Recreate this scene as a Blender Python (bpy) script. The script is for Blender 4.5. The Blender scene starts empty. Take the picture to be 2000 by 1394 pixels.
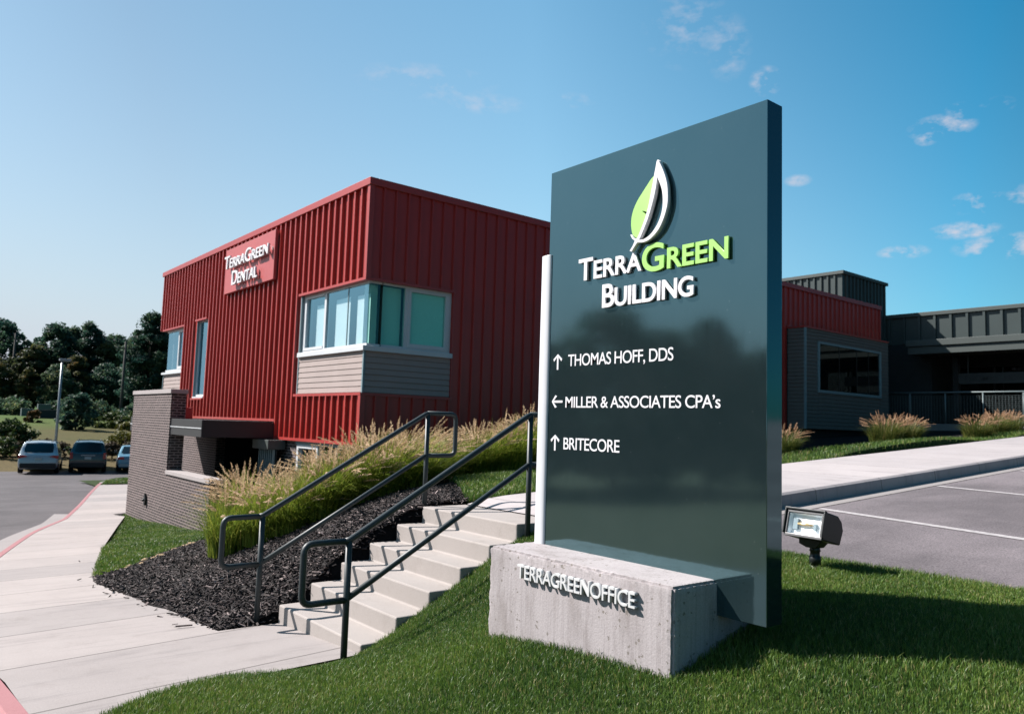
import bpy, bmesh, math, random
import numpy as np
from mathutils import Vector, Matrix

# ------------------------------------------------------------------ camera, sky, sun, exposure
sc = bpy.context.scene
COL = sc.collection
cam_d = bpy.data.cameras.new('camera')
cam_d.sensor_width = 36.0
cam_d.lens = 36.0 * 1516 / 2000
cam_d.clip_start = 0.05
cam_d.clip_end = 6000
cam = bpy.data.objects.new('camera', cam_d)
COL.objects.link(cam)
_X = Vector((1870, 193, 1516)).normalized()
_L = Vector((-1240, 95, 1516))
_Y = (_L - _X * _L.dot(_X)).normalized()
_Z = _X.cross(_Y)
cam.matrix_world = Matrix(((_X.x, -_X.y, -_X.z, 0.0),
                           (_Y.x, -_Y.y, -_Y.z, 0.0),
                           (_Z.x, -_Z.y, -_Z.z, 1.75),
                           (0, 0, 0, 1)))
cam_d.dof.use_dof = True
cam_d.dof.focus_distance = 4.6
cam_d.dof.aperture_fstop = 4.0
sc.camera = cam

SUN_TO = Vector((-0.695, 0.92, 1.0)).normalized()          # towards the sun
EL = math.asin(SUN_TO.z)
AZ = math.atan2(SUN_TO.x, SUN_TO.y)
W = bpy.data.worlds.new('World')
sc.world = W
W.use_nodes = True
wn, wl = W.node_tree.nodes, W.node_tree.links
wn.clear()
w_out = wn.new('ShaderNodeOutputWorld')
w_bg = wn.new('ShaderNodeBackground')
w_sky = wn.new('ShaderNodeTexSky')
w_sky.sky_type = 'NISHITA'
w_sky.sun_disc = False
w_sky.sun_elevation = EL
w_sky.sun_rotation = AZ
w_sky.altitude = 0
w_sky.air_density = 1.0
w_sky.dust_density = 0.6
w_sky.ozone_density = 2.0
w_bg.inputs['Strength'].default_value = 0.057
SKY_TINT = (0.80, 1.06, 1.02, 1)
wt = wn.new('ShaderNodeMix'); wt.data_type = 'RGBA'; wt.blend_type = 'MULTIPLY'
wt.inputs[0].default_value = 1.0
wl.new(w_sky.outputs[0], wt.inputs[6]); wt.inputs[7].default_value = SKY_TINT
# small fair-weather clouds: noise on a flat layer far overhead
w_tc = wn.new('ShaderNodeTexCoord')
w_sep = wn.new('ShaderNodeSeparateXYZ'); wl.new(w_tc.outputs['Generated'], w_sep.inputs[0])
def wmath(op, a, b=None, clamp=False):
    n = wn.new('ShaderNodeMath'); n.operation = op; n.use_clamp = clamp
    for i, v in enumerate((a, b)):
        if v is None: continue
        if isinstance(v, (int, float)): n.inputs[i].default_value = v
        else: wl.new(v, n.inputs[i])
    return n.outputs[0]
az_ = wmath('ARCTAN2', w_sep.outputs[0], w_sep.outputs[1]); el_ = wmath('ARCSINE', w_sep.outputs[2])
w_n3 = wn.new('ShaderNodeTexNoise'); w_n3.inputs['Scale'].default_value = 30; w_n3.inputs['Detail'].default_value = 5; w_n3.inputs['Roughness'].default_value = 0.62
w_sc = wn.new('ShaderNodeVectorMath'); w_sc.operation = 'MULTIPLY'; w_sc.inputs[1].default_value = (1, 1, 1.8)
wl.new(w_tc.outputs['Generated'], w_sc.inputs[0]); wl.new(w_sc.outputs[0], w_n3.inputs['Vector'])
cl = None
for a0, e0, wa, we, k in ((68.4, 19.8, 1.9, .75, 1.0), (69.4, 20.7, .8, .4, .8), (67.5, 19.2, .7, .4, .8), (70.4, 14.9, 1.6, .75, .9), (69.6, 13.3, 2.0, .55, 1.0), (72.0, 12.1, 2.9, .75, 1.15), (66.0, 12.2, 1.5, .45, 1.0),
                          (57.2, 24.0, 1.1, .9, .75), (59.4, 17.4, .9, .4, .6), (72.6, 14.8, .9, .9, .7), (71.5, 20.6, 1.0, .5, .4), (31.8, 24.2, 5.0, 1.1, .36), (36.0, 23.0, 3.4, .7, .3), (51.5, 28.0, 3.0, 2.6, .30), (54.5, 26.4, 1.6, 2.0, .36), (43.0, 23.4, 1.8, .5, .28)):
    u = wmath('DIVIDE', wmath('SUBTRACT', az_, math.radians(a0)), math.radians(wa)); v = wmath('DIVIDE', wmath('SUBTRACT', el_, math.radians(e0)), math.radians(we))
    d = wmath('SUBTRACT', 1.0, wmath('ADD', wmath('MULTIPLY', u, u), wmath('MULTIPLY', v, v)))
    d = wmath('MULTIPLY', wmath('MAXIMUM', wmath('ADD', d, 0.35), 0.0), k)
    cl = d if cl is None else wmath('MAXIMUM', cl, d)
cl = wmath('MULTIPLY', wmath('MINIMUM', cl, 1.0), wmath('MULTIPLY', wmath('SUBTRACT', w_n3.outputs['Fac'], 0.47), 4.2, True), True)
cl = wmath('MULTIPLY', cl, 0.8)
wm = wn.new('ShaderNodeMix'); wm.data_type = 'RGBA'
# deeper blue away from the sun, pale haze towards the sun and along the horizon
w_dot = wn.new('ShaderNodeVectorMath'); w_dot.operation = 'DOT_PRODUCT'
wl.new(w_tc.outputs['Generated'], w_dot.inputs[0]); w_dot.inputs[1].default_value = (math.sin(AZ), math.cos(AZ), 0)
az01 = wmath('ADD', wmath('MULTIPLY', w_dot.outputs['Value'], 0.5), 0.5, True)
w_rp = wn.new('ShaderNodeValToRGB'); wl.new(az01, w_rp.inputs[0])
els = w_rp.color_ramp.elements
for p, c in ((0.0, (.06, .20, .26)), (0.22, (.08, .28, .34)), (0.36, (.0, .90, 1.10)), (0.60, (1.12, 1.40, 1.36)), (0.8, (1.0, 0.98, .95)), (1.0, (1, 1, 1))):  # lowest stops darken the unseen sky behind the camera to dim shaded faces
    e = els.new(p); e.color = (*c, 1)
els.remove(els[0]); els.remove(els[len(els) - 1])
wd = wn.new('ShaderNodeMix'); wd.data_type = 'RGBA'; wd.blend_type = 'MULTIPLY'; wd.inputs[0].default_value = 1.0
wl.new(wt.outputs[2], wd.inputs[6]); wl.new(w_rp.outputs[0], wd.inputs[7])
up = wmath('SUBTRACT', 1.0, wmath('MAXIMUM', w_sep.outputs[2], 0.0), True)
hz = wmath('ADD', wmath('MULTIPLY', wmath('POWER', az01, 1.5), wmath('MULTIPLY', wmath('POWER', up, 2.6), 0.95)), wmath('MULTIPLY', wmath('MULTIPLY', wmath('POWER', up, 6.0), 0.55), wmath('MULTIPLY', wmath('SUBTRACT', az01, 0.12), 3.0, True)), True)
wh = wn.new('ShaderNodeMix'); wh.data_type = 'RGBA'
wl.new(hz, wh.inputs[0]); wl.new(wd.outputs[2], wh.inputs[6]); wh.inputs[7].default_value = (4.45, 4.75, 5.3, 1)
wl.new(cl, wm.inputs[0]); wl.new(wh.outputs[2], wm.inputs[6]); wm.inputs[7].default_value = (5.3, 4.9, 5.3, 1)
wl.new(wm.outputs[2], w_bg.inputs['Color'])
wl.new(w_bg.outputs[0], w_out.inputs[0])

sun_d = bpy.data.lights.new('sun', 'SUN')
sun_d.energy = 5.0
sun_d.angle = math.radians(0.5)
sun_d.color = (1.0, 0.94, 0.90)
sun = bpy.data.objects.new('sun', sun_d)
COL.objects.link(sun)
sun.rotation_euler = (-SUN_TO).to_track_quat('-Z', 'Y').to_euler()
sun.location = (-20, 26, 29)

sc.view_settings.view_transform = 'Standard'
sc.view_settings.look = 'None'
sc.view_settings.exposure = 1.33
sc.view_settings.gamma = 1
sc.render.engine = 'CYCLES'
sc.cycles.max_bounces = 6
sc.cycles.transparent_max_bounces = 12

K = 0.66                                  # the photograph is exposed bright: albedos stay at real-world values
R = random.Random(7)
NR = np.random.default_rng(11)

# ------------------------------------------------------------------ materials
def nmat(name):
    m = bpy.data.materials.new(name); m.use_nodes = True
    nt = m.node_tree
    return m, nt, nt.nodes['Principled BSDF']

def setp(b, col=None, rough=None, spec=None, metal=None, coat=None, coatr=None):
    if col is not None: b.inputs['Base Color'].default_value = (*col, 1)
    if rough is not None: b.inputs['Roughness'].default_value = rough
    if spec is not None: b.inputs['Specular IOR Level'].default_value = spec
    if metal is not None: b.inputs['Metallic'].default_value = metal
    if coat is not None: b.inputs['Coat Weight'].default_value = coat
    if coatr is not None: b.inputs['Coat Roughness'].default_value = coatr

def noise(nt, vec, scale, detail=4, rough=0.55, dist=0.0):
    n = nt.nodes.new('ShaderNodeTexNoise')
    n.inputs['Scale'].default_value = scale; n.inputs['Detail'].default_value = detail
    n.inputs['Roughness'].default_value = rough; n.inputs['Distortion'].default_value = dist
    if vec is not None: nt.links.new(vec, n.inputs['Vector'])
    return n.outputs['Fac']

def ramp(nt, fac, stops):
    r = nt.nodes.new('ShaderNodeValToRGB')
    e = r.color_ramp.elements
    while len(e) < len(stops): e.new(0.5)
    for el, (p, c) in zip(e, stops):
        el.position = p; el.color = (*c, 1) if len(c) == 3 else c
    nt.links.new(fac, r.inputs[0])
    return r.outputs[0]

def mixc(nt, fac, a, b, mode='MIX'):
    n = nt.nodes.new('ShaderNodeMix'); n.data_type = 'RGBA'; n.blend_type = mode
    for i, v in ((0, fac), (6, a), (7, b)):
        if isinstance(v, (int, float)): n.inputs[i].default_value = v
        elif isinstance(v, tuple): n.inputs[i].default_value = (*v, 1) if len(v) == 3 else v
        else: nt.links.new(v, n.inputs[i])
    return n.outputs[2]

def nm(nt, op, a, b=None, clamp=False):
    n = nt.nodes.new('ShaderNodeMath'); n.operation = op; n.use_clamp = clamp
    for i, v in enumerate((a, b)):
        if v is None: continue
        if isinstance(v, (int, float)): n.inputs[i].default_value = v
        else: nt.links.new(v, n.inputs[i])
    return n.outputs[0]

def objco(nt, scale=None):
    t = nt.nodes.new('ShaderNodeNewGeometry')
    v = t.outputs['Position']
    if scale:
        m = nt.nodes.new('ShaderNodeVectorMath'); m.operation = 'MULTIPLY'
        m.inputs[1].default_value = scale
        nt.links.new(v, m.inputs[0]); v = m.outputs[0]
    return v

def bump(nt, b, h, strength=0.3, dist=0.01):
    n = nt.nodes.new('ShaderNodeBump'); n.inputs['Strength'].default_value = strength; n.inputs['Distance'].default_value = dist
    nt.links.new(h, n.inputs['Height']); nt.links.new(n.outputs[0], b.inputs['Normal'])

def simple(name, col, rough=0.5, spec=0.5, metal=0.0, var=0.08, vs=6.0, bs=0.0, bsc=80.0, coat=None, k=K):
    col = tuple(c * k for c in col)
    m, nt, b = nmat(name); setp(b, col, rough, spec, metal, coat)
    v = objco(nt)
    f = noise(nt, v, vs, 4)
    lo = tuple(c * (1 - var) for c in col); hi = tuple(min(1, c * (1 + var)) for c in col)
    nt.links.new(ramp(nt, f, [(0.3, lo), (0.7, hi)]), b.inputs['Base Color'])
    if bs: bump(nt, b, noise(nt, v, bsc, 3), bs, 0.004)
    return m

def tintmat(name, stops, rough=0.6, spec=0.3, trans=0.0, attr='tint', extra=0.0):
    m, nt, b = nmat(name); setp(b, stops[0][1], rough, spec)
    stops = [(p, tuple(x * K for x in c)) for p, c in stops]
    a = nt.nodes.new('ShaderNodeAttribute'); a.attribute_name = attr
    f = a.outputs['Fac']
    if extra:
        oi = nt.nodes.new('ShaderNodeObjectInfo')
        f = nm(nt, 'ADD', f, nm(nt, 'MULTIPLY', nm(nt, 'SUBTRACT', oi.outputs['Random'], 0.5), extra))
    c = ramp(nt, f, stops)
    nt.links.new(c, b.inputs['Base Color'])
    if trans:
        t = nt.nodes.new('ShaderNodeBsdfTranslucent'); nt.links.new(c, t.inputs[0])
        mx = nt.nodes.new('ShaderNodeMixShader'); mx.inputs[0].default_value = trans
        nt.links.new(b.outputs[0], mx.inputs[1]); nt.links.new(t.outputs[0], mx.inputs[2])
        nt.links.new(mx.outputs[0], nt.nodes['Material Output'].inputs[0])
    return m

def brickmat(name):
    m, nt, b = nmat(name); setp(b, None, 0.85, 0.2)
    g = nt.nodes.new('ShaderNodeNewGeometry')
    s = nt.nodes.new('ShaderNodeSeparateXYZ'); nt.links.new(g.outputs['Position'], s.inputs[0])
    n = nt.nodes.new('ShaderNodeSeparateXYZ'); nt.links.new(g.outputs['True Normal'], n.inputs[0])
    isx = nm(nt, 'GREATER_THAN', nm(nt, 'ABSOLUTE', n.outputs[0]), 0.5)
    mx = nt.nodes.new('ShaderNodeMix')
    nt.links.new(isx, mx.inputs[0]); nt.links.new(s.outputs[0], mx.inputs[2]); nt.links.new(s.outputs[1], mx.inputs[3])
    c = nt.nodes.new('ShaderNodeCombineXYZ'); nt.links.new(mx.outputs[0], c.inputs[0]); nt.links.new(s.outputs[2], c.inputs[1])
    k = nt.nodes.new('ShaderNodeTexBrick'); nt.links.new(c.outputs[0], k.inputs['Vector'])
    k.inputs['Scale'].default_value = 1.0
    k.inputs['Brick Width'].default_value = 0.203; k.inputs['Row Height'].default_value = 0.0677
    k.inputs['Mortar Size'].default_value = 0.0105; k.inputs['Mortar Smooth'].default_value = 0.15; k.inputs['Bias'].default_value = -0.1
    k.inputs['Color1'].default_value = (0.028, 0.023, 0.023, 1); k.inputs['Color2'].default_value = (0.056, 0.045, 0.044, 1)
    k.inputs['Mortar'].default_value = (0.225, 0.184, 0.176, 1)
    var = ramp(nt, noise(nt, g.outputs['Position'], 9, 4), [(0.25, (0.75, 0.75, 0.75)), (0.75, (1.2, 1.15, 1.15))])
    nt.links.new(mixc(nt, 1.0, k.outputs['Color'], var, 'MULTIPLY'), b.inputs['Base Color'])
    bump(nt, b, nm(nt, 'SUBTRACT', 1.0, k.outputs['Fac']), 0.6, 0.006)
    return m

def concmat(name, base, dark, stain=0.5, joints=False, pits=False, streak=False):
    base = tuple(c * K for c in base); dark = tuple(c * K for c in dark)
    m, nt, b = nmat(name); setp(b, base, 0.85, 0.25)
    v = objco(nt)
    f = noise(nt, v, 1.3, 6, 0.65)
    col = ramp(nt, f, [(0.25, tuple(d * .45 + b_ * .55 for d, b_ in zip(dark, base))), (0.6, base)])
    st0 = ramp(nt, noise(nt, v, 4.5, 6, 0.7), [(0.30, (0.86, 0.85, 0.84)), (0.46, (1, 1, 1))])
    col = mixc(nt, 0.7, col, st0, 'MULTIPLY')
    fine = ramp(nt, noise(nt, v, 160, 3), [(0.3, (0.86, 0.86, 0.86)), (0.7, (1.08, 1.08, 1.08))])
    col = mixc(nt, 1.0, col, fine, 'MULTIPLY')
    h = noise(nt, v, 90, 5)
    if streak:
        sv = objco(nt, (75, 75, 2.2))
        st = ramp(nt, noise(nt, sv, 1.0, 5, 0.7), [(0.30, (0.72, 0.70, 0.70)), (0.55, (1.05, 1.05, 1.05))])
        col = mixc(nt, 0.55, col, st, 'MULTIPLY')
        blot = ramp(nt, noise(nt, objco(nt, (5, 5, 1.5)), 1.0, 6, 0.7), [(0.34, (0.70, 0.68, 0.66)), (0.50, (1.0, 1.0, 1.0)), (0.70, (1.08, 1.08, 1.08))])
        col = mixc(nt, 0.85, col, blot, 'MULTIPLY')
    if joints:
        s = nt.nodes.new('ShaderNodeSeparateXYZ'); nt.links.new(v, s.inputs[0])
        ax, per, off, w = joints
        p = nm(nt, 'ADD', s.outputs[ax], off)
        if ax == 1:
            p = nm(nt, 'SUBTRACT', p, nm(nt, 'MULTIPLY', s.outputs[0], 0.15))
        cell = nm(nt, 'FLOOR', nm(nt, 'DIVIDE', p, per))
        d = nm(nt, 'ABSOLUTE', nm(nt, 'SUBTRACT', nm(nt, 'FRACT', nm(nt, 'DIVIDE', p, per)), 0.5))
        j = nm(nt, 'GREATER_THAN', d, 0.5 - w / per / 2)
        wn_ = nt.nodes.new('ShaderNodeTexWhiteNoise'); wn_.noise_dimensions = '1D'; nt.links.new(cell, wn_.inputs['W'])
        tone = ramp(nt, wn_.outputs['Value'], [(0.0, (0.84, 0.845, 0.85)), (1.0, (1.06, 1.05, 1.04))])
        col = mixc(nt, 1.0, col, tone, 'MULTIPLY')
        band = ramp(nt, noise(nt, objco(nt, (0.8, 5.0, 1) if ax == 1 else (5.0, 0.8, 1)), 1.0, 6, 0.68, 0.4), [(0.30, (0.74, 0.74, 0.75)), (0.47, (1.0, 1.0, 1.0))])
        col = mixc(nt, 0.8, col, band, 'MULTIPLY')
        col = mixc(nt, nm(nt, 'MULTIPLY', j, 0.9), col, (0.09, 0.08, 0.075))
        br = noise(nt, objco(nt, (2.0, 150, 1)), 1.0, 2)
        h = nm(nt, 'ADD', h, nm(nt, 'MULTIPLY', br, 0.6))
    if pits:
        vo = nt.nodes.new('ShaderNodeTexVoronoi'); vo.inputs['Scale'].default_value = 30; nt.links.new(v, vo.inputs['Vector'])
        msk = nm(nt, 'GREATER_THAN', noise(nt, v, 5.5, 3), 0.5)
        pit = nm(nt, 'MULTIPLY', nm(nt, 'LESS_THAN', vo.outputs['Distance'], nm(nt, 'MULTIPLY', noise(nt, v, 24, 2), 0.52)), msk)
        pit = nm(nt, 'MULTIPLY', pit, nm(nt, 'GREATER_THAN', noise(nt, v, 45, 1), 0.45))
        col = mixc(nt, nm(nt, 'MULTIPLY', pit, 0.75), col, (0.12, 0.105, 0.09))
        h = nm(nt, 'SUBTRACT', h, nm(nt, 'MULTIPLY', pit, 2.0))
    nt.links.new(col, b.inputs['Base Color'])
    bump(nt, b, h, 0.35, 0.004)
    return m

def asphaltmat(name, base, dark):
    base = tuple(c * K for c in base); dark = tuple(c * K for c in dark)
    m, nt, b = nmat(name); setp(b, base, 0.9, 0.25)
    v = objco(nt)
    col = ramp(nt, noise(nt, v, 0.5, 7, 0.68, 0.3), [(0.34, dark), (0.60, base)])
    tr = ramp(nt, noise(nt, objco(nt, (0.35, 2.2, 1)), 1.0, 5, 0.6), [(0.36, (0.86, 0.86, 0.86)), (0.5, (1.0, 1.0, 1.0)), (0.68, (1.08, 1.08, 1.08))])
    col = mixc(nt, 1.0, col, tr, 'MULTIPLY')
    sp = ramp(nt, noise(nt, v, 75, 3, 0.7), [(0.30, (0.5, 0.48, 0.5)), (0.5, (1, 1, 1)), (0.72, (1.45, 1.42, 1.42))])
    nt.links.new(mixc(nt, 1.0, col, sp, 'MULTIPLY'), b.inputs['Base Color'])
    bump(nt, b, noise(nt, v, 110, 3), 0.5, 0.006)
    return m

def glassmat(name, tint, rough=0.0, ior=1.52, coat=None, refl=(0.95, 1, 1)):
    m = bpy.data.materials.new(name); m.use_nodes = True
    nt = m.node_tree; nt.nodes.clear()
    o = nt.nodes.new('ShaderNodeOutputMaterial')
    t = nt.nodes.new('ShaderNodeBsdfTransparent'); t.inputs[0].default_value = (*tint, 1)
    g = nt.nodes.new('ShaderNodeBsdfGlossy'); g.inputs['Roughness'].default_value = rough; g.inputs[0].default_value = (*refl, 1)
    ge = nt.nodes.new('ShaderNodeNewGeometry')
    dp = nt.nodes.new('ShaderNodeVectorMath'); dp.operation = 'DOT_PRODUCT'
    nt.links.new(ge.outputs['Incoming'], dp.inputs[0]); nt.links.new(ge.outputs['Normal'], dp.inputs[1])
    sch = nm(nt, 'POWER', nm(nt, 'SUBTRACT', 1.0, nm(nt, 'ABSOLUTE', dp.outputs['Value']), True), 5.0)
    f0 = coat if coat is not None else ((ior - 1) / (ior + 1)) ** 2
    mx = nt.nodes.new('ShaderNodeMixShader')
    k = nm(nt, 'MULTIPLY', nm(nt, 'ADD', f0, nm(nt, 'MULTIPLY', sch, 1 - f0)), 1.25, True)
    nt.links.new(k, mx.inputs[0]); nt.links.new(t.outputs[0], mx.inputs[1]); nt.links.new(g.outputs[0], mx.inputs[2])
    nt.links.new(mx.outputs[0], o.inputs[0])
    return m

M = {}
M['red'] = simple('red painted metal cladding', (0.43, 0.034, 0.026), 0.33, 0.55, 0, 0.06, 1.2)
M['redtrim'] = simple('red metal trim', (0.43, 0.042, 0.036), 0.36, 0.6, 0, 0.05, 1.2)
M['green_clad'] = simple('dark grey green cladding', (0.043, 0.059, 0.058), 0.4, 0.4, 0, 0.06, 1.2)
M['green_fascia'] = simple('grey green fascia', (0.061, 0.076, 0.072), 0.5, 0.4, 0, 0.06, 1.2)
M['canopy_metal'] = simple('charcoal canopy metal', (0.036, 0.036, 0.038), 0.5, 0.3, 0, 0.06, 1.2)
M['dark_wall'] = simple('dark wall', (0.018, 0.022, 0.023), 0.7, 0.3, 0, 0.15, 3)
M['siding'] = simple('taupe lap siding', (0.4015, 0.3286, 0.3069), 0.7, 0.25, 0, 0.05, 3, 0.1, 60)
M['siding_dark'] = simple('grey lap siding', (0.150, 0.142, 0.130), 0.7, 0.25, 0, 0.06, 3, 0.1, 60)
M['alu'] = simple('pale aluminium window frame', (0.527, 0.544, 0.561), 0.4, 0.5, 0.0, 0.04, 2, k=0.85)
M['alu_blue'] = simple('blue grey window trim', (0.20, 0.30, 0.33), 0.4, 0.5, 0.0, 0.04, 2)  # darker and bluer than the pale frames
M['glass'] = glassmat('sky-tinted coated window glass', (0.92, 0.98, 0.99), coat=0.30, refl=(0.46, 0.84, 1.0))  # same glass as the teal panes; blue sky reflection put into its gloss colour
M['glass_teal'] = glassmat('green tinted window glass', (0.52, 0.88, 0.78), coat=0.07)  # same glass on the face away from the sun, without the sky tint
M['glass_dark'] = glassmat('dark window glass', (0.16, 0.26, 0.28))
M['pane_backing'] = simple('roller shade fabric', (0.72, 0.76, 0.74), 0.9, 0.1, 0, 0.04, 30, k=1.0)
M['room'] = simple('dark interior', (0.03, 0.045, 0.045), 0.9, 0.1)  # near-black colour stands in for unlit rooms behind the glass
M['brick'] = brickmat('dark brown brick')
M['cap'] = concmat('precast concrete cap', (0.446, 0.403, 0.396), (0.360, 0.324, 0.317))
M['conc'] = concmat('pale step concrete', (0.432, 0.389, 0.364), (0.338, 0.302, 0.281))
M['walk'] = concmat('broomed sidewalk concrete', (0.4202, 0.3762, 0.3608), (0.3168, 0.2816, 0.2695), joints=(1, 1.22, -6.145, 0.022))
M['walk_up'] = concmat('broomed walkway concrete', (0.4968, 0.4554, 0.4554), (0.4140, 0.3772, 0.3726), joints=(0, 1.52, -0.5, 0.012))
M['base'] = concmat('rough board-formed concrete', (0.4554, 0.4140, 0.4186), (0.3645, 0.3312, 0.3358), pits=True, streak=True)
M['curb'] = concmat('bare kerb concrete', (0.338, 0.310, 0.302), (0.245, 0.223, 0.216))
M['curb_red'] = concmat('faded red kerb paint', (0.40, 0.185, 0.195), (0.33, 0.115, 0.125))
M['asphalt'] = asphaltmat('sun bleached asphalt', (0.2113, 0.1850, 0.1938), (0.1400, 0.1237, 0.1300))
M['asphalt_low'] = asphaltmat('grey asphalt', (0.1130, 0.1011, 0.1054), (0.0765, 0.0688, 0.0723))
M['paint'] = simple('worn white road paint', (0.446, 0.418, 0.418), 0.8, 0.2, 0, 0.22, 22)
M['soil'] = simple('turf soil', (0.030, 0.050, 0.012), 0.95, 0.1, 0, 0.4, 14, 0.5, 60)
M['mulchbase'] = simple('dark bark mulch bed', (0.0110, 0.0090, 0.0090), 0.95, 0.1, 0, 0.5, 40, 0.8, 60)
M['mulch'] = tintmat('bark mulch chips', [(0.0, (0.012, 0.009, 0.009)), (0.5, (0.050, 0.036, 0.034)), (0.88, (0.125, 0.090, 0.084)), (1.0, (0.30, 0.235, 0.22))], 0.8, 0.3)
M['grass'] = tintmat('lawn blades', [(0.0, (0.030, 0.085, 0.016)), (0.45, (0.115, 0.215, 0.032)), (0.8, (0.22, 0.32, 0.052)), (0.93, (0.30, 0.29, 0.085)), (1.0, (0.44, 0.37, 0.19))], 0.5, 0.4, 0.35)
M['tallgrass'] = tintmat('fountain grass leaves', [(0.0, (0.09, 0.15, 0.02)), (0.5, (0.25, 0.36, 0.042)), (0.85, (0.46, 0.47, 0.075)), (1.0, (0.60, 0.52, 0.16))], 0.5, 0.3, 0.42)
M['tallgrass_dry'] = tintmat('autumn fountain grass leaves', [(0.0, (0.05, 0.085, 0.018)), (0.5, (0.13, 0.17, 0.034)), (0.85, (0.26, 0.24, 0.06)), (1.0, (0.42, 0.32, 0.13))], 0.5, 0.3, 0.35)
M['plume_dry'] = tintmat('brown fountain grass plumes', [(0.0, (0.40, 0.22, 0.12)), (1.0, (0.78, 0.52, 0.34))], 0.8, 0.1, 0.35)
M['plume'] = tintmat('fountain grass plumes', [(0.0, (0.50, 0.33, 0.18)), (1.0, (0.88, 0.66, 0.44))], 0.8, 0.1, 0.4)
M['sign'] = None
M['white'] = simple('white sign lettering', (0.680, 0.663, 0.680), 0.4, 0.4, 0, 0.02, k=0.85)
M['lime'] = simple('lime green sign lettering', (0.306, 0.595, 0.136), 0.4, 0.4, 0, 0.03, k=0.85)
M['conc_white'] = simple('white cast lettering', (0.612, 0.612, 0.612), 0.5, 0.3, 0, 0.05, 20, k=0.74)
M['tube'] = simple('pale grey painted tube', (0.561, 0.570, 0.595), 0.35, 0.5, 0.0, 0.03, k=0.85)
M['rail'] = simple('dark charcoal painted steel', (0.022, 0.034, 0.038), 0.52, 0.5, 0.0, 0.12, 10)
M['black'] = simple('black metal', (0.012, 0.016, 0.017), 0.4, 0.5, 0, 0.15, 10)
M['lamp_rim'] = simple('scuffed grey metal rim', (0.13, 0.13, 0.135), 0.4, 0.5, 0.3, 0.2, 40)
M['reflector'] = simple('white reflector', (0.90, 0.93, 0.95), 0.3, 0.5, 0.0, 0.03, 20, k=1.0)
M['reflector_grey'] = simple('grey lamp socket', (0.25, 0.33, 0.37), 0.4, 0.5, 0.2, 0.1, 20)
M['lampglass'] = glassmat('clear lamp glass', (0.97, 0.98, 0.98))
M['bulb'] = simple('amber glass bulb', (0.6, 0.42, 0.18), 0.2, 0.6)
M['bark'] = simple('bark', (0.060, 0.048, 0.038), 0.9, 0.1, 0, 0.35, 6, 0.6, 12)
M['leaf_dark'] = tintmat('dark foliage', [(0.0, (0.022, 0.070, 0.060)), (0.5, (0.060, 0.120, 0.075)), (0.85, (0.14, 0.185, 0.080)), (1.0, (0.25, 0.21, 0.08))], 0.6, 0.25, 0.5, extra=0.35)  # teal in the dark stops stands in for distance haze
M['leaf_autumn'] = tintmat('autumn tinged foliage', [(0.0, (0.030, 0.055, 0.032)), (0.5, (0.085, 0.105, 0.040)), (0.85, (0.18, 0.15, 0.05)), (1.0, (0.32, 0.18, 0.06))], 0.6, 0.25, 0.4, extra=0.35)
M['leaf_bush'] = tintmat('bright bush foliage', [(0.0, (0.022, 0.045, 0.014)), (0.5, (0.06, 0.10, 0.024)), (1.0, (0.16, 0.17, 0.04))], 0.6, 0.25, 0.25, extra=0.3)
M['leaf_yellow'] = tintmat('yellow green foliage', [(0.0, (0.06, 0.065, 0.012)), (0.5, (0.13, 0.13, 0.022)), (1.0, (0.22, 0.20, 0.04))], 0.6, 0.25, 0.25)
M['leaf_tan'] = tintmat('dry brown brush', [(0.0, (0.045, 0.034, 0.022)), (0.6, (0.10, 0.075, 0.045)), (1.0, (0.17, 0.13, 0.07))], 0.8, 0.2, 0.15)
M['leaf_orange'] = tintmat('orange shrub foliage', [(0.0, (0.05, 0.05, 0.018)), (0.6, (0.16, 0.09, 0.035)), (1.0, (0.34, 0.17, 0.08))], 0.7, 0.2, 0.2)
M['wood_pole'] = simple('weathered timber pole', (0.10, 0.095, 0.09), 0.9, 0.1, 0, 0.2, 4)
M['galv'] = simple('galvanised lamp pole', (0.30, 0.34, 0.36), 0.4, 0.5, 0.3, 0.1, 5)
M['boxgreen'] = simple('grey utility cabinet', (0.108, 0.144, 0.144), 0.6, 0.4)
M['rubber'] = simple('tyre rubber', (0.012, 0.012, 0.013), 0.8, 0.3)
M['rim'] = simple('alloy wheel', (0.42, 0.44, 0.46), 0.3, 0.5, 0.6)
M['car_glass'] = simple('dark car glass', (0.008, 0.012, 0.014), 0.06, 0.6)
M['car_grey'] = simple('silver grey car paint', (0.46, 0.53, 0.57), 0.25, 0.6, 0.3, 0.03, 2, coat=0.8)
M['car_green'] = simple('dark teal car paint', (0.022, 0.050, 0.058), 0.25, 0.6, 0.2, 0.03, 2, coat=0.8)
M['car_blue'] = simple('steel blue car paint', (0.16, 0.34, 0.44), 0.25, 0.6, 0.3, 0.03, 2, coat=0.8)
M['tail'] = simple('red tail lamp', (0.42, 0.02, 0.025), 0.15, 0.6)
M['plate'] = simple('licence plate', (0.45, 0.55, 0.55), 0.5, 0.4)
M['trimblk'] = simple('black bumper plastic', (0.014, 0.017, 0.018), 0.6, 0.4)
M['dental_board'] = simple('dusty red sign board', (0.4965, 0.0915, 0.0915), 0.42, 0.5, 0, 0.03)
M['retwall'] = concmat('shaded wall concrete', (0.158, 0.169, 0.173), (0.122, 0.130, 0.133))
M['louver'] = simple('grey metal slats', (0.22, 0.30, 0.32), 0.5, 0.4, 0.2)
M['railgrey'] = simple('grey green railing paint', (0.11, 0.145, 0.15), 0.5, 0.4, 0.1)
M['blockwall'] = simple('dark block wall', (0.045, 0.055, 0.06), 0.9, 0.2)
M['sign_grey'] = simple('grey sign board', (0.05, 0.055, 0.055), 0.6, 0.3)
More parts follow.
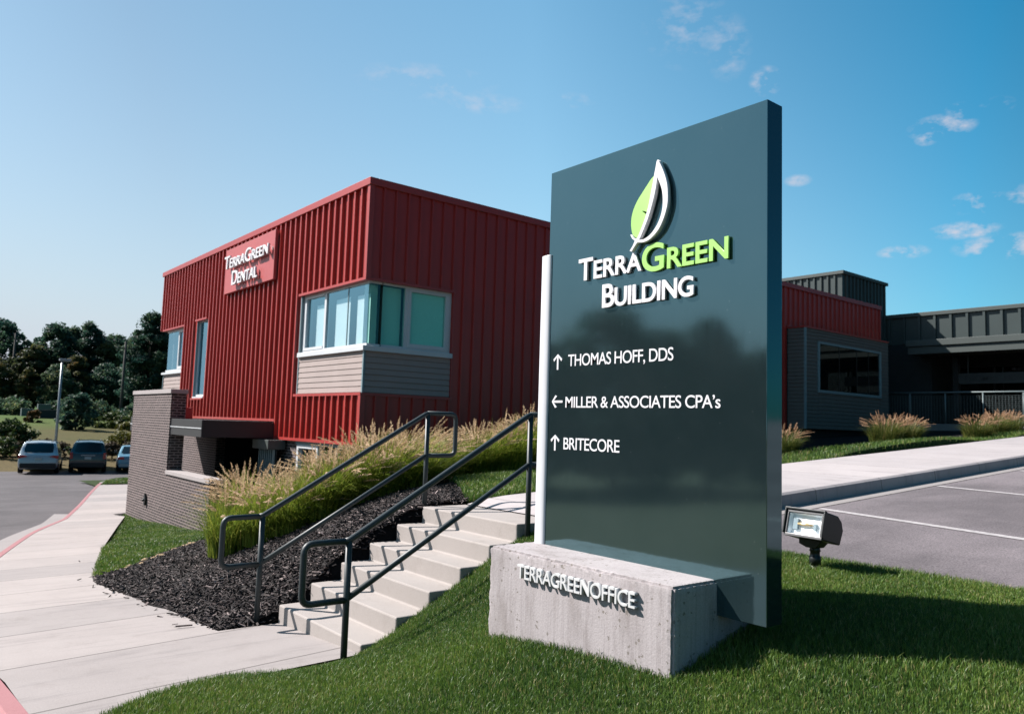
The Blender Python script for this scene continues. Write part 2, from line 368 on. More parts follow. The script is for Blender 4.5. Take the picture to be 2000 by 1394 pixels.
M['stone_edge'] = simple('tan edging stones', (0.42, 0.30, 0.18), 0.9, 0.2, 0, 0.3, 30)

def signmat():
    m, nt, b = nmat('dark green gloss sign paint'); setp(b, (0.013, 0.022, 0.026), 0.13, 0.5); b.inputs['IOR'].default_value = 2.4; b.inputs['Specular Tint'].default_value = (0.50, 0.90, 1.0, 1)
    v = objco(nt)
    f = noise(nt, v, 3.0, 5)
    nt.links.new(ramp(nt, f, [(0.3, (0.0090, 0.0165, 0.0185)), (0.7, (0.0125, 0.0205, 0.0225))]), b.inputs['Base Color'])
    nt.links.new(nm(nt, 'ADD', 0.035, nm(nt, 'MULTIPLY', noise(nt, objco(nt, (60, 60, 3)), 1.0, 4), 0.07)), b.inputs['Roughness'])
    vo = nt.nodes.new('ShaderNodeTexVoronoi'); vo.inputs['Scale'].default_value = 26; nt.links.new(v, vo.inputs['Vector'])
    sp = nm(nt, 'MULTIPLY', nm(nt, 'LESS_THAN', vo.outputs['Distance'], 0.045), nm(nt, 'GREATER_THAN', noise(nt, v, 7, 2), 0.56))
    old = b.inputs['Base Color'].links[0].from_socket
    nt.links.new(mixc(nt, nm(nt, 'MULTIPLY', sp, 0.5), old, (0.22, 0.25, 0.24)), b.inputs['Base Color'])
    return m
M['sign'] = signmat()

def hillmat():
    m, nt, b = nmat('rough meadow turf'); setp(b, (0.06, 0.09, 0.02), 0.95, 0.1)
    v = objco(nt)
    s = nt.nodes.new('ShaderNodeSeparateXYZ'); nt.links.new(v, s.inputs[0])
    t = nm(nt, 'ADD', nm(nt, 'DIVIDE', nm(nt, 'SUBTRACT', s.outputs[1], 62), 60), nm(nt, 'MULTIPLY', nm(nt, 'SUBTRACT', noise(nt, v, 0.08, 4), 0.5), 0.8))
    c = ramp(nt, t, [(0.0, (0.085, 0.065, 0.030)), (0.25, (0.060, 0.056, 0.020)), (0.5, (0.052, 0.075, 0.016)), (1.0, (0.040, 0.078, 0.016))])
    d = ramp(nt, noise(nt, v, 3.0, 5, 0.7), [(0.3, (0.7, 0.7, 0.7)), (0.7, (1.2, 1.2, 1.1))])
    nt.links.new(mixc(nt, 1.0, c, d, 'MULTIPLY'), b.inputs['Base Color'])
    bump(nt, b, noise(nt, v, 6, 4), 0.6, 0.1)
    return m
M['hill'] = hillmat()

# ------------------------------------------------------------------ object helpers
def link(name, me, parent=None):
    o = bpy.data.objects.new(name, me); COL.objects.link(o)
    if parent is not None: o.parent = parent
    return o

def tag(o, label=None, cat=None, group=None, kind=None):
    if label: o['label'] = label
    if cat: o['category'] = cat
    if group: o['group'] = group
    if kind: o['kind'] = kind
    return o

def thing(name, label, cat, loc=(0, 0, 0), rz=0.0, group=None):
    o = bpy.data.objects.new(name, None); COL.objects.link(o)
    o.empty_display_size = 0.2
    o.location = loc; o.rotation_euler = (0, 0, rz)
    return tag(o, label, cat, group)

def copy_tree(o, parent=None):
    c = o.copy(); COL.objects.link(c)
    if parent is not None: c.parent = parent
    for ch in list(o.children): copy_tree(ch, c)
    return c

class MB:
    def __init__(s): s.v = []; s.f = []
    def add(s, vs, fs):
        n = len(s.v); s.v += [tuple(map(float, p)) for p in vs]; s.f += [tuple(i + n for i in f) for f in fs]
        return s
    def box(s, x0, x1, y0, y1, z0, z1):
        return s.add([(x0, y0, z0), (x1, y0, z0), (x1, y1, z0), (x0, y1, z0), (x0, y0, z1), (x1, y0, z1), (x1, y1, z1), (x0, y1, z1)],
                     [(0, 3, 2, 1), (4, 5, 6, 7), (0, 1, 5, 4), (1, 2, 6, 5), (2, 3, 7, 6), (3, 0, 4, 7)])
    def tube(s, pts, r, n=8, caps=True):
        pts = [Vector(p) for p in pts]
        rs = r if isinstance(r, (list, tuple)) else [r] * len(pts)
        rings = []; up = None
        for i, p in enumerate(pts):
            d = (pts[min(i + 1, len(pts) - 1)] - pts[max(i - 1, 0)]).normalized()
            if up is None or abs(up.dot(d)) > 0.98:
                up = Vector((0, 0, 1)) if abs(d.z) < 0.9 else Vector((1, 0, 0))
            a = d.cross(up).normalized(); b = a.cross(d).normalized(); up = b
            rings.append([p + (a * math.cos(2 * math.pi * k / n) + b * math.sin(2 * math.pi * k / n)) * rs[i] for k in range(n)])
        vs = [q for ring in rings for q in ring]; fs = []
        for i in range(len(rings) - 1):
            for k in range(n):
                fs.append((i * n + k, i * n + (k + 1) % n, (i + 1) * n + (k + 1) % n, (i + 1) * n + k))
        if caps:
            fs.append(tuple(range(n))[::-1]); fs.append(tuple(range((len(rings) - 1) * n, len(rings) * n)))
        return s.add(vs, fs)
    def prism(s, poly, fn, d0, d1):
        """poly: 2-D outline, fn(u,v,d)->xyz"""
        n = len(poly)
        vs = [fn(u, v, d0) for u, v in poly] + [fn(u, v, d1) for u, v in poly]
        fs = [tuple(range(n)), tuple(range(n, 2 * n))[::-1]] + [(i, i + n, (i + 1) % n + n, (i + 1) % n) for i in range(n)]
        return s.add(vs, fs)
    def build(s, name, mat, parent=None, smooth=False, bevel=0.0, fixn=True, kind=None, segs=2):
        me = bpy.data.meshes.new(name); me.from_pydata(s.v, [], s.f)
        if fixn:
            bm = bmesh.new(); bm.from_mesh(me); bmesh.ops.recalc_face_normals(bm, faces=bm.faces); bm.to_mesh(me); bm.free()
        me.materials.append(mat)
        if smooth:
            me.polygons.foreach_set('use_smooth', [True] * len(me.polygons))
        o = link(name, me, parent)
        if bevel:
            md = o.modifiers.new('bevel', 'BEVEL'); md.width = bevel; md.segments = segs; md.limit_method = 'ANGLE'; md.angle_limit = math.radians(40)
        if kind: o['kind'] = kind
        return o

def npmesh(name, V, F, mat, tint=None, parent=None, smooth=False):
    """V (n,3), F (m,k) arrays of equal sized faces; tint per vertex"""
    me = bpy.data.meshes.new(name)
    V = np.ascontiguousarray(V, np.float32); F = np.ascontiguousarray(F, np.int32); k = F.shape[1]
    me.vertices.add(len(V)); me.vertices.foreach_set('co', V.ravel())
    me.loops.add(F.size); me.loops.foreach_set('vertex_index', F.ravel())
    me.polygons.add(len(F)); me.polygons.foreach_set('loop_start', np.arange(0, F.size, k, dtype=np.int32))
    me.polygons.foreach_set('use_smooth', np.full(len(F), bool(smooth)))
    me.update(calc_edges=True)
    if tint is not None:
        a = me.attributes.new('tint', 'FLOAT', 'POINT'); a.data.foreach_set('value', np.ascontiguousarray(tint, np.float32))
    me.materials.append(mat)
    return link(name, me, parent)

def gridmesh(name, P, mat, parent=None, kind=None, smooth=True):
    """P (r,c,3)"""
    r, c = P.shape[:2]
    i = np.arange((r - 1) * (c - 1)); a = (i // (c - 1)) * c + i % (c - 1)
    F = np.stack([a, a + 1, a + c + 1, a + c], 1)
    n = np.cross(P[0, 1] - P[0, 0], P[1, 0] - P[0, 0])
    if n[2] < 0: F = F[:, ::-1]
    o = npmesh(name, P.reshape(-1, 3), F, mat, None, parent, smooth)
    if kind: o['kind'] = kind
    return o

# ------------------------------------------------------------------ terrain functions
def zl(y):                                          # lower street and sidewalk, falling away along +y
    return np.interp(y, [-12, 1.5, 6.54, 24.1, 28, 36, 48, 64], [0.33, 0.33, 0.0, -1.14, -1.19, -1.24, -1.36, -1.5])
def zu(x):                                          # upper walkway, rising along +x
    return np.interp(x, [4.75, 5.1, 34, 60], [0.935, 1.0, 2.63, 2.9])

class TPS:
    def __init__(s, pts):
        P = np.array(pts, float); s.p = P[:, :2]
        d = np.linalg.norm(s.p[:, None] - s.p[None], axis=2)
        n = len(P); A = np.zeros((n + 3, n + 3)); A[:n, :n] = s.U(d) + np.eye(n) * 0.02
        A[:n, n] = 1; A[:n, n + 1:] = s.p; A[n, :n] = 1; A[n + 1:, :n] = s.p.T
        s.w = np.linalg.solve(A, np.concatenate([P[:, 2], np.zeros(3)]))
    @staticmethod
    def U(r): return np.where(r > 1e-9, r * r * np.log(np.maximum(r, 1e-9)), 0)
    def __call__(s, x, y):
        x = np.asarray(x, float); y = np.asarray(y, float); sh = x.shape
        q = np.stack([x.ravel(), y.ravel()], 1); out = np.empty(len(q)); n = len(s.p)
        for i in range(0, len(q), 40000):
            d = np.linalg.norm(q[i:i + 40000, None] - s.p[None], axis=2)
            out[i:i + 40000] = s.U(d) @ s.w[:n] + s.w[n] + q[i:i + 40000] @ s.w[n + 1:]
        return out.reshape(sh)

LAWN = TPS([(2.81, 2.27, .655), (2.81, 3.57, .555), (3.35, 2.26, .80), (4.3, 5.05, .84), (3.67, 5.06, .525), (3.1, 5.07, .235),
            (2.75, 5.1, .08), (1.77, 5.15, .105), (1.04, 4.8, .125), (0.8, 3.5, .20), (5.25, 3.25, .90), (5.25, 1.65, .90), (5.25, -1, .90),
            (5.2, 4.4, .93), (0.8, 0, .36), (1.6, 2.5, .36), (3.0, 0, .70), (5, 2.85, .885), (4.2, 3.5, .86), (0.8, -8, .4), (5.25, -8, .9), (3, -8, .7),
            (2.0, 4.0, .24), (3.4, 3.7, .70), (2.4, 4.6, .22), (4.0, 1.5, .86)])
UPL = TPS([(2.3, 6.6, -.02), (2.29, 7.7, -.09), (2.22, 8.86, -.165), (2.15, 10.2, -.255), (2.24, 10.8, -.29), (3.14, 14.7, -.55), (5.6, 24, -1.15),
           (1.5, 8, -.22), (1.5, 12, -.48), (2.4, 16, -.75),
           (5.73, 17.4, -.76), (5.73, 20, -.93), (5.73, 24.2, -1.13), (2.81, 6.6, .08), (3.3, 6.6, .44), (3.8, 6.6, .74), (4.23, 6.6, .92), (5, 6.6, .95),
           (8, 6.6, 1.13), (12, 6.6, 1.36), (20, 6.6, 1.80), (28, 6.6, 2.25), (5.0, 7.7, .98), (3.43, 9.83, -.0), (4.1, 9.6, .30), (5.43, 8.35, .94),
           (6.6, 9.4, .96), (7.5, 8.7, 1.08), (12.9, 7.7, 1.44), (16.9, 7.7, 1.66), (21.2, 7.4, 1.90), (28, 8, 2.3),
           (4.2, 13.3, -.34), (7, 13.5, .1), (7, 16, -.55), (10, 13.5, .75), (14, 13.5, 1.15), (22, 13, 1.6), (30, 12.5, 2.1), (12.9, 9.3, 1.18), (16.9, 9.3, 1.38), (21.2, 9.3, 1.6), (28, 9.8, 2.0), (33, 8, 2.55), (8, 19, -1.0), (4.6, 11.2, .12), (5.6, 10.6, .55), (2.8, 8.2, .10), (3.6, 7.8, .48), (3.0, 12.2, -.33)])
def zup(x, y):
    x = np.asarray(x, float); y = np.asarray(y, float)
    z = UPL(x, y)
    dip = np.clip((6.60 - y) / 0.10, 0, 1) * 0.5
    return z - dip

def inpoly(x, y, poly):
    c = np.zeros(x.shape, bool); n = len(poly)
    for i in range(n):
        x0, y0 = poly[i]; x1, y1 = poly[(i + 1) % n]
        if y0 == y1: continue
        hit = ((y0 > y) != (y1 > y)) & (x < (x1 - x0) * (y - y0) / (y1 - y0) + x0)
        c ^= hit
    return c

# ------------------------------------------------------------------ SETTING: ground, streets, walks
def far_ground():
    xs = np.unique(np.concatenate([np.arange(-6, -1.9, .25), np.linspace(-1500, -120, 14), np.linspace(-120, 120, 61), np.linspace(120, 1500, 14)]))
    ys = np.unique(np.concatenate([np.linspace(-800, -60, 8), np.linspace(-60, 200, 66), np.linspace(200, 3000, 20)]))
    X, Y = np.meshgrid(xs, ys)
    t = 0.165 * X + 0.986 * Y
    Z = np.interp(t, [-900, 49.5, 52.5, 60, 85, 112, 200, 400, 3000], [-1.75, -1.75, -1.45, -0.75, -0.05, 1.0, 3.0, 9, 30])
    Z = Z + np.where(t > 54, 0.25 * np.sin(X * 0.11) * np.cos(Y * 0.07), 0)
    wl_ = np.clip((-2.0 - X) / 1.0, 0, 1) * np.clip((44 - Y) / 3.0, 0, 1) * np.clip((Y + 40) / 10, 0, 1)
    Z = Z * (1 - wl_) + (zl(Y) - 0.25) * wl_
    Z = np.where(X > 42, np.minimum(Z, -1.75 + np.clip(t - 60, 0, 400) * 0.02), Z)
    gridmesh('ground', np.stack([X, Y, Z], 2), M['hill'], kind='structure')
far_ground()

CURB = [(0.85, -12), (0.8, 4.0), (0.77, 5.05), (0.76, 5.9), (0.68, 7.0), (0.80, 9), (1.12, 11.8), (1.60, 14.16), (2.2, 16.8), (2.87, 19.66), (4.22, 24.1), (5.28, 27.98), (6.4, 32.3), (7.55, 36.6), (7.95, 38.0), (8.6, 39.2), (9.6, 40.0), (12, 40.6), (30, 41)]
_cy = np.array([p[1] for p in CURB]); _cx = np.array([p[0] for p in CURB])
def curbx(y): return np.interp(y, _cy, _cx)

def lower_lot():
    ys = np.concatenate([np.linspace(-12, 30, 43), np.linspace(31, 56, 26)])
    cols = 40
    P = np.zeros((len(ys), cols, 3))
    for i, y in enumerate(ys):
        xr = curbx(y) - 0.02 if y < 39.5 else 40.0
        g = np.linspace(0, 1, cols) ** 0.5
        x0 = -3.4 if y < 29 else (-16 if y < 44 else -60)
        x = x0 + (xr - x0) * g
        P[i, :, 0] = x; P[i, :, 1] = y - 0.23 * np.maximum(x - 8, 0) * (y > 44) * 0
        P[i, :, 2] = zl(y) - 0.135 - 0.012 * np.clip(xr - x, 0, 6)
    # far boundary follows the parking row
    far = P[:, :, 1] > 49
    P[:, :, 1] = np.where(far, np.minimum(P[:, :, 1], 54.3 - 0.225 * (P[:, :, 0] - 5.5)), P[:, :, 1])
    gridmesh('parking_lot', P, M['asphalt_low'], kind='structure')
lower_lot()

def strip(name, pts, offs, mat, smooth=False):
    """sweep a cross-section (offset to the street side, z) along the kerb line"""
    pts = np.array(pts, float)
    d = np.gradient(pts, axis=0); d /= np.linalg.norm(d, axis=1)[:, None]
    nrm = np.stack([-d[:, 1], d[:, 0]], 1)
    P = np.zeros((len(pts), len(offs), 3))
    for j, (o, dz) in enumerate(offs):
        P[:, j, 0] = pts[:, 0] + nrm[:, 0] * o; P[:, j, 1] = pts[:, 1] + nrm[:, 1] * o
        P[:, j, 2] = zl(pts[:, 1]) + dz
    return gridmesh(name, P, mat, kind='structure', smooth=False)

def resample(pl, step=0.5):
    pl = np.array(pl, float); s = np.concatenate([[0], np.cumsum(np.linalg.norm(np.diff(pl, axis=0), axis=1))])
    t = np.arange(0, s[-1], step)
    q = np.stack([np.interp(t, s, pl[:, 0]), np.interp(t, s, pl[:, 1])], 1)
    k = np.array([1, 2, 3, 2, 1]) / 9.0
    for _ in range(2):
        p = np.pad(q, ((2, 2), (0, 0)), mode='edge')
        qq = np.stack([np.convolve(p[:, i], k, 'valid') for i in range(2)], 1); qq[0] = q[0]; qq[-1] = q[-1]; q = qq
    return q
cl_ = resample(CURB)
red = cl_[(cl_[:, 1] < 37.2)]
strip('curb', red, [(-0.008, -0.06), (-0.008, -0.004), (0.0, 0.006), (0.09, 0.006), (0.112, -0.012), (0.125, -0.13), (0.125, -0.3)], M['curb_red'])
strip('curb', cl_[cl_[:, 1] >= 36.7], [(-0.01, -0.06), (-0.01, 0.006), (0.12, 0.006), (0.15, -0.01), (0.165, -0.13), (0.165, -0.3)], M['curb'])
strip('gutter', cl_[cl_[:, 1] < 26.5], [(0.12, -0.124), (0.58, -0.115), (0.59, -0.2)], M['curb'])

def sidewalk():
    R_ = [(4.4, 0.85), (4.75, 1.2), (5.0, 2.0), (5.07, 2.83), (6.545, 2.83), (6.56, 2.31), (7.7, 2.29), (8.86, 2.22), (10.2, 2.15), (10.8, 2.24), (14.7, 3.14), (20, 4.55), (24.4, 5.74), (24.45, 9.0), (36.1, 11.0)]
    ys = np.unique(np.concatenate([np.arange(4.4, 36.1, 0.25), [r[0] for r in R_]]))
    xr = np.interp(ys, [r[0] for r in R_], [r[1] for r in R_]); xl = curbx(ys)
    g = np.linspace(0, 1, 13)
    P = np.zeros((len(ys), 13, 3))
    P[:, :, 0] = xl[:, None] + (xr - xl)[:, None] * g; P[:, :, 1] = ys[:, None]; P[:, :, 2] = zl(ys)[:, None]
    gridmesh('sidewalk', P, M['walk'], kind='structure', smooth=False)
sidewalk()

def island():
    X, Y = np.meshgrid(np.linspace(7.4, 16, 30), np.linspace(36.1, 40.4, 16))
    Z = zl(Y) + 0.03 - 0.12 * (X < curbx(np.minimum(Y, 39.9)) + 0.1)
    gridmesh('island_lawn', np.stack([X, Y, Z], 2), M['soil'], kind='structure')
island()

def upper():
    xs = np.concatenate([np.linspace(4.76, 12, 30), np.linspace(12.5, 46, 40)])
    rows = [(6.52, 0.0), (6.0, 0), (5.2, 0), (4.62, 0), (4.585, -0.02), (4.57, -0.145), (4.57, -0.30)]
    P = np.array([[(x, y, zu(x) + dz) for x in xs] for y, dz in rows])
    gridmesh('walkway', P, M['walk_up'], kind='structure', smooth=False)
    xs = np.linspace(5.2, 46, 60)
    P = np.array([[(x, y, zu(x) - 0.148 - (4.57 - y) * 0.01) for x in xs] for y in (4.575, 4.34)])
    gridmesh('gutter', P, M['curb'], kind='structure', smooth=False)
    ys = np.linspace(4.335, -30, 40)
    P = np.array([[(x, y, zu(x) - 0.155 - 0.004 * (4.3 - y)) for x in np.linspace(5.25, 46, 60)] for y in ys])
    gridmesh('upper_parking_lot', P, M['asphalt'], kind='structure', smooth=False)
    for k in range(6):
        x0 = 7.68 + k * 2.87
        mb = MB()
        for i in range(12):
            a, b = i / 12, (i + 1) / 12
            q = []
            for t, o in ((a, -.05), (a, .05), (b, .05), (b, -.05)):
                x = x0 - 1.02 * t + o; y = 4.30 - 5.2 * t
                q.append((x, y, zu(x) - 0.155 - 0.004 * (4.3 - y) + 0.005))
            mb.add(q, [(0, 1, 2, 3)])
        mb.build('parking_line', M['paint'], kind='structure')
upper()

# lawns and beds -----------------------------------------------------------------
FL = [(0.80, 4.2), (1.04, 4.74), (1.4, 4.97), (1.77, 5.10), (2.2, 5.16), (2.5, 5.17), (2.75, 5.09), (2.82, 5.075), (4.68, 5.075), (4.7, 4.45), (5.25, 4.4)]
def flmax(x): return np.interp(x, [p[0] for p in FL], [p[1] for p in FL])
def front_lawn():
    xs = np.unique(np.concatenate([np.linspace(0.8, 5.25, 70), [4.68, 4.7]]))
    t = np.concatenate([np.linspace(0, 0.5, 12), np.linspace(0.52, 1, 50)])
    X = np.repeat(xs[None], len(t), 0); Y = -9 + (flmax(xs) + 9)[None] * t[:, None]
    Z = LAWN(X, Y) - 0.015
    gridmesh('lawn', np.stack([X, Y, Z], 2), M['soil'], kind='structure')
front_lawn()

LOWLAWN = [(2.0, 10.75), (2.75, 11.2), (3.5, 12.3), (4.4, 13.6), (5.4, 15.6), (5.9, 17.2), (5.74, 17.36), (5.74, 24.4), (4.9, 24.4), (2.9, 14.7)]
UPLAWN = [(4.72, 6.45), (5.25, 7.35), (5.75, 8.25), (6.2, 8.75), (7.4, 8.3), (9.5, 7.9), (14, 7.45), (34, 7.45), (34, 6.45)]
def upland():
    xs = np.concatenate([np.arange(1.7, 9, 0.08), np.arange(9, 34, 0.4)]); ys = np.concatenate([np.arange(6.3, 14.3, 0.08), np.arange(14.3, 25, 0.25)])
    X, Y = np.meshgrid(xs, ys); Z = zup(X, Y)
    P = np.stack([X, Y, Z], 2); r, c = X.shape
    i = np.arange((r - 1) * (c - 1)); a = (i // (c - 1)) * c + i % (c - 1)
    F = np.stack([a, a + 1, a + c + 1, a + c], 1)
    ctr = P.reshape(-1, 3)[F].mean(1)
    low = inpoly(ctr[:, 0], ctr[:, 1], LOWLAWN); upl = inpoly(ctr[:, 0], ctr[:, 1], UPLAWN)
    keep = (ctr[:, 0] > curbx(ctr[:, 1]) + 0.35)
    for nme, m, mt in (('lower_lawn', low, 'soil'), ('upper_lawn', upl, 'soil'), ('mulch_bed', ~(low | upl), 'mulchbase')):
        f = F[m & keep]; u, inv = np.unique(f, return_inverse=True)
        o = npmesh(nme, P.reshape(-1, 3)[u], inv.reshape(f.shape), M[mt], smooth=True); o['kind'] = 'structure'
upland()

def blades(name, x, y, z, h, w, label, mat='grass', lean=0.85, patch=0.40):
    n = len(x)
    a = NR.uniform(0, 2 * np.pi, n); la = NR.uniform(0, 2 * np.pi, n); l = NR.uniform(0.05, 1, n) * lean * h
    dx, dy = np.cos(a) * w / 2, np.sin(a) * w / 2
    lx, ly = np.cos(la) * l, np.sin(la) * l
    V = np.zeros((n, 5, 3))
    V[:, 0] = np.stack([x - dx, y - dy, z - 0.01], 1); V[:, 1] = np.stack([x + dx, y + dy, z - 0.01], 1)
    V[:, 2] = np.stack([x - dx * .75 + lx * .35, y - dy * .75 + ly * .35, z + h * .6], 1); V[:, 3] = np.stack([x + dx * .75 + lx * .35, y + dy * .75 + ly * .35, z + h * .6], 1)
    V[:, 4] = np.stack([x + lx, y + ly, z + h], 1)
    b = np.arange(n)[:, None] * 5
    F = np.concatenate([b + [0, 1, 3], b + [0, 3, 2], b + [2, 3, 4]])
    t = NR.beta(1.5, 2.3, n) * 0.9
    t += patch * (np.sin(x * 2.1 + 1.3 * np.sin(y * 1.7)) * np.sin(y * 2.6 + 0.8 * np.sin(x * 3.1)) * 0.5)
    dead = NR.random(n) < 0.075; t[dead] = NR.uniform(0.9, 1.0, dead.sum())
    o = npmesh(name, V.reshape(-1, 3), F, M[mat], np.repeat(np.clip(t, 0, 1), 5))
    tag(o, label, 'grass', kind='stuff'); return o

def lawn_blades():
    n = 900000
    x = NR.uniform(0.75, 5.25, n); y = NR.uniform(-2.5, 5.15, n)
    ok = y < flmax(x) + NR.normal(0, 0.02, n); 
    ok &= ~((x > 2.86) & (x < 3.42) & (y > 2.33) & (y < 3.60))
    # thin out what lies outside the picture
    inview = (0.628 * x + 0.773 * y > 2.1) & (0.774 * x - 0.632 * y < 0.75 * (0.628 * x + 0.773 * y))
    ok &= inview | (NR.random(n) < 0.10)
    x, y = x[ok], y[ok]
    z = LAWN(x, y) - 0.015
    h = NR.uniform(0.012, 0.036, len(x)) * (1 + 0.25 * np.sin(x * 3 + y * 2)) * (1 + 0.5 * (NR.random(len(x)) < .04))
    blades('lawn_grass', x, y, z, h, NR.uniform(0.0018, 0.0046, len(x)), 'mown green lawn blades on the slope around the sign')
    n = 90000
    x = np.concatenate([NR.uniform(4.7, 9, n // 2), NR.uniform(9, 34, n // 2)]); y = NR.uniform(6.5, 8.8, n)
    ok = inpoly(x, y, UPLAWN); x, y = x[ok], y[ok]
    blades('lawn_grass', x, y, zup(x, y), NR.uniform(0.04, 0.085, len(x)), NR.uniform(0.006, 0.012, len(x)), 'strip of mown grass beyond the upper walkway')
    n = 150000
    x = NR.uniform(2.0, 6, n); y = NR.uniform(10.7, 24.4, n)
    ok = inpoly(x, y, LOWLAWN) & (x > np.interp(y, [10.8, 14.7, 24.05], [2.2, 3.12, 5.66])); x, y = x[ok], y[ok]
    blades('lawn_grass', x, y, zup(x, y), NR.uniform(0.03, 0.06, len(x)), NR.uniform(0.006, 0.011, len(x)), 'triangle of mown grass below the brick wall')
    n = 12000
    x = NR.uniform(7.4, 14, n); y = NR.uniform(36.15, 40.2, n); ok = x > curbx(np.minimum(y, 39.9)) + 0.1; x, y = x[ok], y[ok]
    blades('lawn_grass', x, y, zl(y) + 0.03, NR.uniform(0.05, 0.09, len(x)), NR.uniform(0.02, 0.03, len(x)), 'small grass island at the far end of the sidewalk')
lawn_blades()

def mulch():
    n = 52000
    x = np.concatenate([NR.uniform(2.0, 5.2, n * 4 // 5), NR.uniform(4.5, 9, n // 5)]); y = np.concatenate([NR.uniform(6.58, 13.5, n * 4 // 5), NR.uniform(6.58, 13.5, n // 5)])
    edge = np.interp(y, [6.5, 6.6, 7.7, 8.86, 10.2, 10.8, 13.5], [2.85, 2.33, 2.31, 2.24, 2.17, 2.26, 2.9])
    ok = ~inpoly(x, y, LOWLAWN) & ~inpoly(x, y, UPLAWN) & (x > edge + NR.normal(-0.01, 0.025, len(x)) - (NR.random(len(x)) < 0.012) * NR.uniform(0, 0.35, len(x)))
    x, y = x[ok], y[ok]; n = len(x)
    z = np.maximum(zup(x, y), zl(y)) + NR.uniform(0.0, 0.022, n)
    L = NR.gamma(2.5, 0.017, n) + 0.012; Wd = NR.uniform(0.003, 0.010, n); T = NR.uniform(0.002, 0.005, n)
    a = NR.uniform(0, 2 * np.pi, n); p = NR.normal(0, 0.32, n); q = NR.normal(0, 0.5, n)
    u = np.stack([np.cos(a) * np.cos(p), np.sin(a) * np.cos(p), np.sin(p)], 1)
    s = np.stack([-np.sin(a), np.cos(a), np.zeros(n)], 1); wv = np.cross(u, s)
    s2 = s * np.cos(q)[:, None] + wv * np.sin(q)[:, None]; w2 = np.cross(u, s2)
    c = np.stack([x, y, z], 1); V = np.zeros((n, 8, 3)); k = 0
    for e in (-1, 1):
        for f in (-1, 1):
            for g in (-1, 1):
                tap = 0.7 if e > 0 else 1.0
                V[:, k] = c + u * (e * L / 2)[:, None] + s2 * (f * Wd * tap)[:, None] + w2 * (g * T)[:, None]; k += 1
    b = np.arange(n)[:, None] * 8
    F = np.concatenate([b + np.array(f) for f in ([0, 1, 3, 2], [4, 6, 7, 5], [0, 4, 5, 1], [2, 3, 7, 6], [0, 2, 6, 4], [1, 5, 7, 3])])
    t = NR.beta(1.5, 3.0, n); t[NR.random(n) < 0.07] = 1.0
    o = npmesh('mulch_chips', V.reshape(-1, 3), F, M['mulch'], np.repeat(t, 8))
    tag(o, 'dark shredded bark mulch covering the slope beside the steps', 'mulch', kind='stuff')
mulch()

def edging():
    k = 0
    for i in range(26):
        t = i / 25
        if R.random() < 0.35: continue
        x = 2.6 + 1.6 * t + R.uniform(-.05, .05); y = 11.0 + 2.3 * t ** 1.15 + R.uniform(-.06, .06)
        z = float(zup(x, y)); r = R.uniform(0.025, 0.06)
        bm = bmesh.new(); bmesh.ops.create_icosphere(bm, subdivisions=2, radius=r)
        for v in bm.verts: v.co = Vector((v.co.x * R.uniform(.9, 1.3), v.co.y * R.uniform(.9, 1.2), v.co.z * 0.6 * R.uniform(.8, 1.2)))
        me = bpy.data.meshes.new('edging_stone'); bm.to_mesh(me); bm.free(); me.materials.append(M['stone_edge'])
        o = link('edging_stone', me); o.location = (x, y, z + r * .2); o.rotation_euler = (0, 0, R.uniform(0, 6))
        tag(o, 'small tan stone between the grass triangle and the bark mulch', 'stone', 'edging stones along the mulch')
edging()

# ------------------------------------------------------------------ STAIRS AND HANDRAILS
def stairs():
    t = thing('concrete_staircase', 'pale concrete staircase of six steps with two dark handrails beside it', 'stairs', (2.814, 5.81, 0))
    prof = [(2.814, -.4), (2.814, .155)]
    for i in range(5):
        x = 2.814 + .284 * (i + 1); prof += [(x, .155 * (i + 1)), (x, .155 * (i + 2))]
    prof += [(4.757, .93), (4.757, -.4)]
    mb = MB().prism([(x - 2.814, z) for x, z in prof], lambda u, v, d: (u, d, v), 5.08 - 5.81, 6.545 - 5.81)
    mb.build('steps', M['conc'], t, bevel=0.012)
stairs()

def fillet(pts, r, n=5):
    pts = [Vector(p) for p in pts]; out = [pts[0]]
    for i in range(1, len(pts) - 1):
        a = (pts[i - 1] - pts[i]); b = (pts[i + 1] - pts[i]); rr = min(r, a.length * .45, b.length * .45)
        p0 = pts[i] + a.normalized() * rr; p1 = pts[i] + b.normalized() * rr
        for k in range(n + 1):
            s = k / n; out.append(p0.lerp(pts[i], s).lerp(pts[i].lerp(p1, s), s))
    out.append(pts[-1]); return out

def handrail(y, label, zlow, zhigh):
    t = thing('handrail', label, 'handrail', (2.65, y, 0), group='handrails of the concrete steps')
    r = 0.0235
    X = lambda x: x - 2.65
    loop = fillet([(X(2.65), 0, .50), (X(2.315), 0, .50), (X(2.315), 0, .905), (X(2.63), 0, .905)], .07)
    MB().tube(loop, r, 12).build('end_loop', M['rail'], t, True)
    MB().tube([(X(2.62), 0, .905), (X(2.66), 0, .915), (X(4.27), 0, 1.835), (X(4.32), 0, 1.848)], r, 12).build('top_rail', M['rail'], t, True)
    MB().tube([(X(2.65), 0, .505), (X(4.30), 0, 1.43)], r * .93, 12).build('mid_rail', M['rail'], t, True)
    loop = fillet([(X(4.30), 0, 1.848), (X(4.645), 0, 1.848), (X(4.645), 0, 1.425), (X(4.30), 0, 1.425)], .07)
    MB().tube(loop, r, 12).build('end_loop', M['rail'], t, True)
    MB().tube([(X(2.65), 0, zlow), (X(2.65), 0, .91)], r, 12).build('post', M['rail'], t, True)
    MB().tube([(X(4.30), 0, zhigh), (X(4.30), 0, 1.84)], r, 12).build('post', M['rail'], t, True)
handrail(6.61, 'dark steel handrail on the mulch side of the steps, nearer the building', -0.12, 0.7)
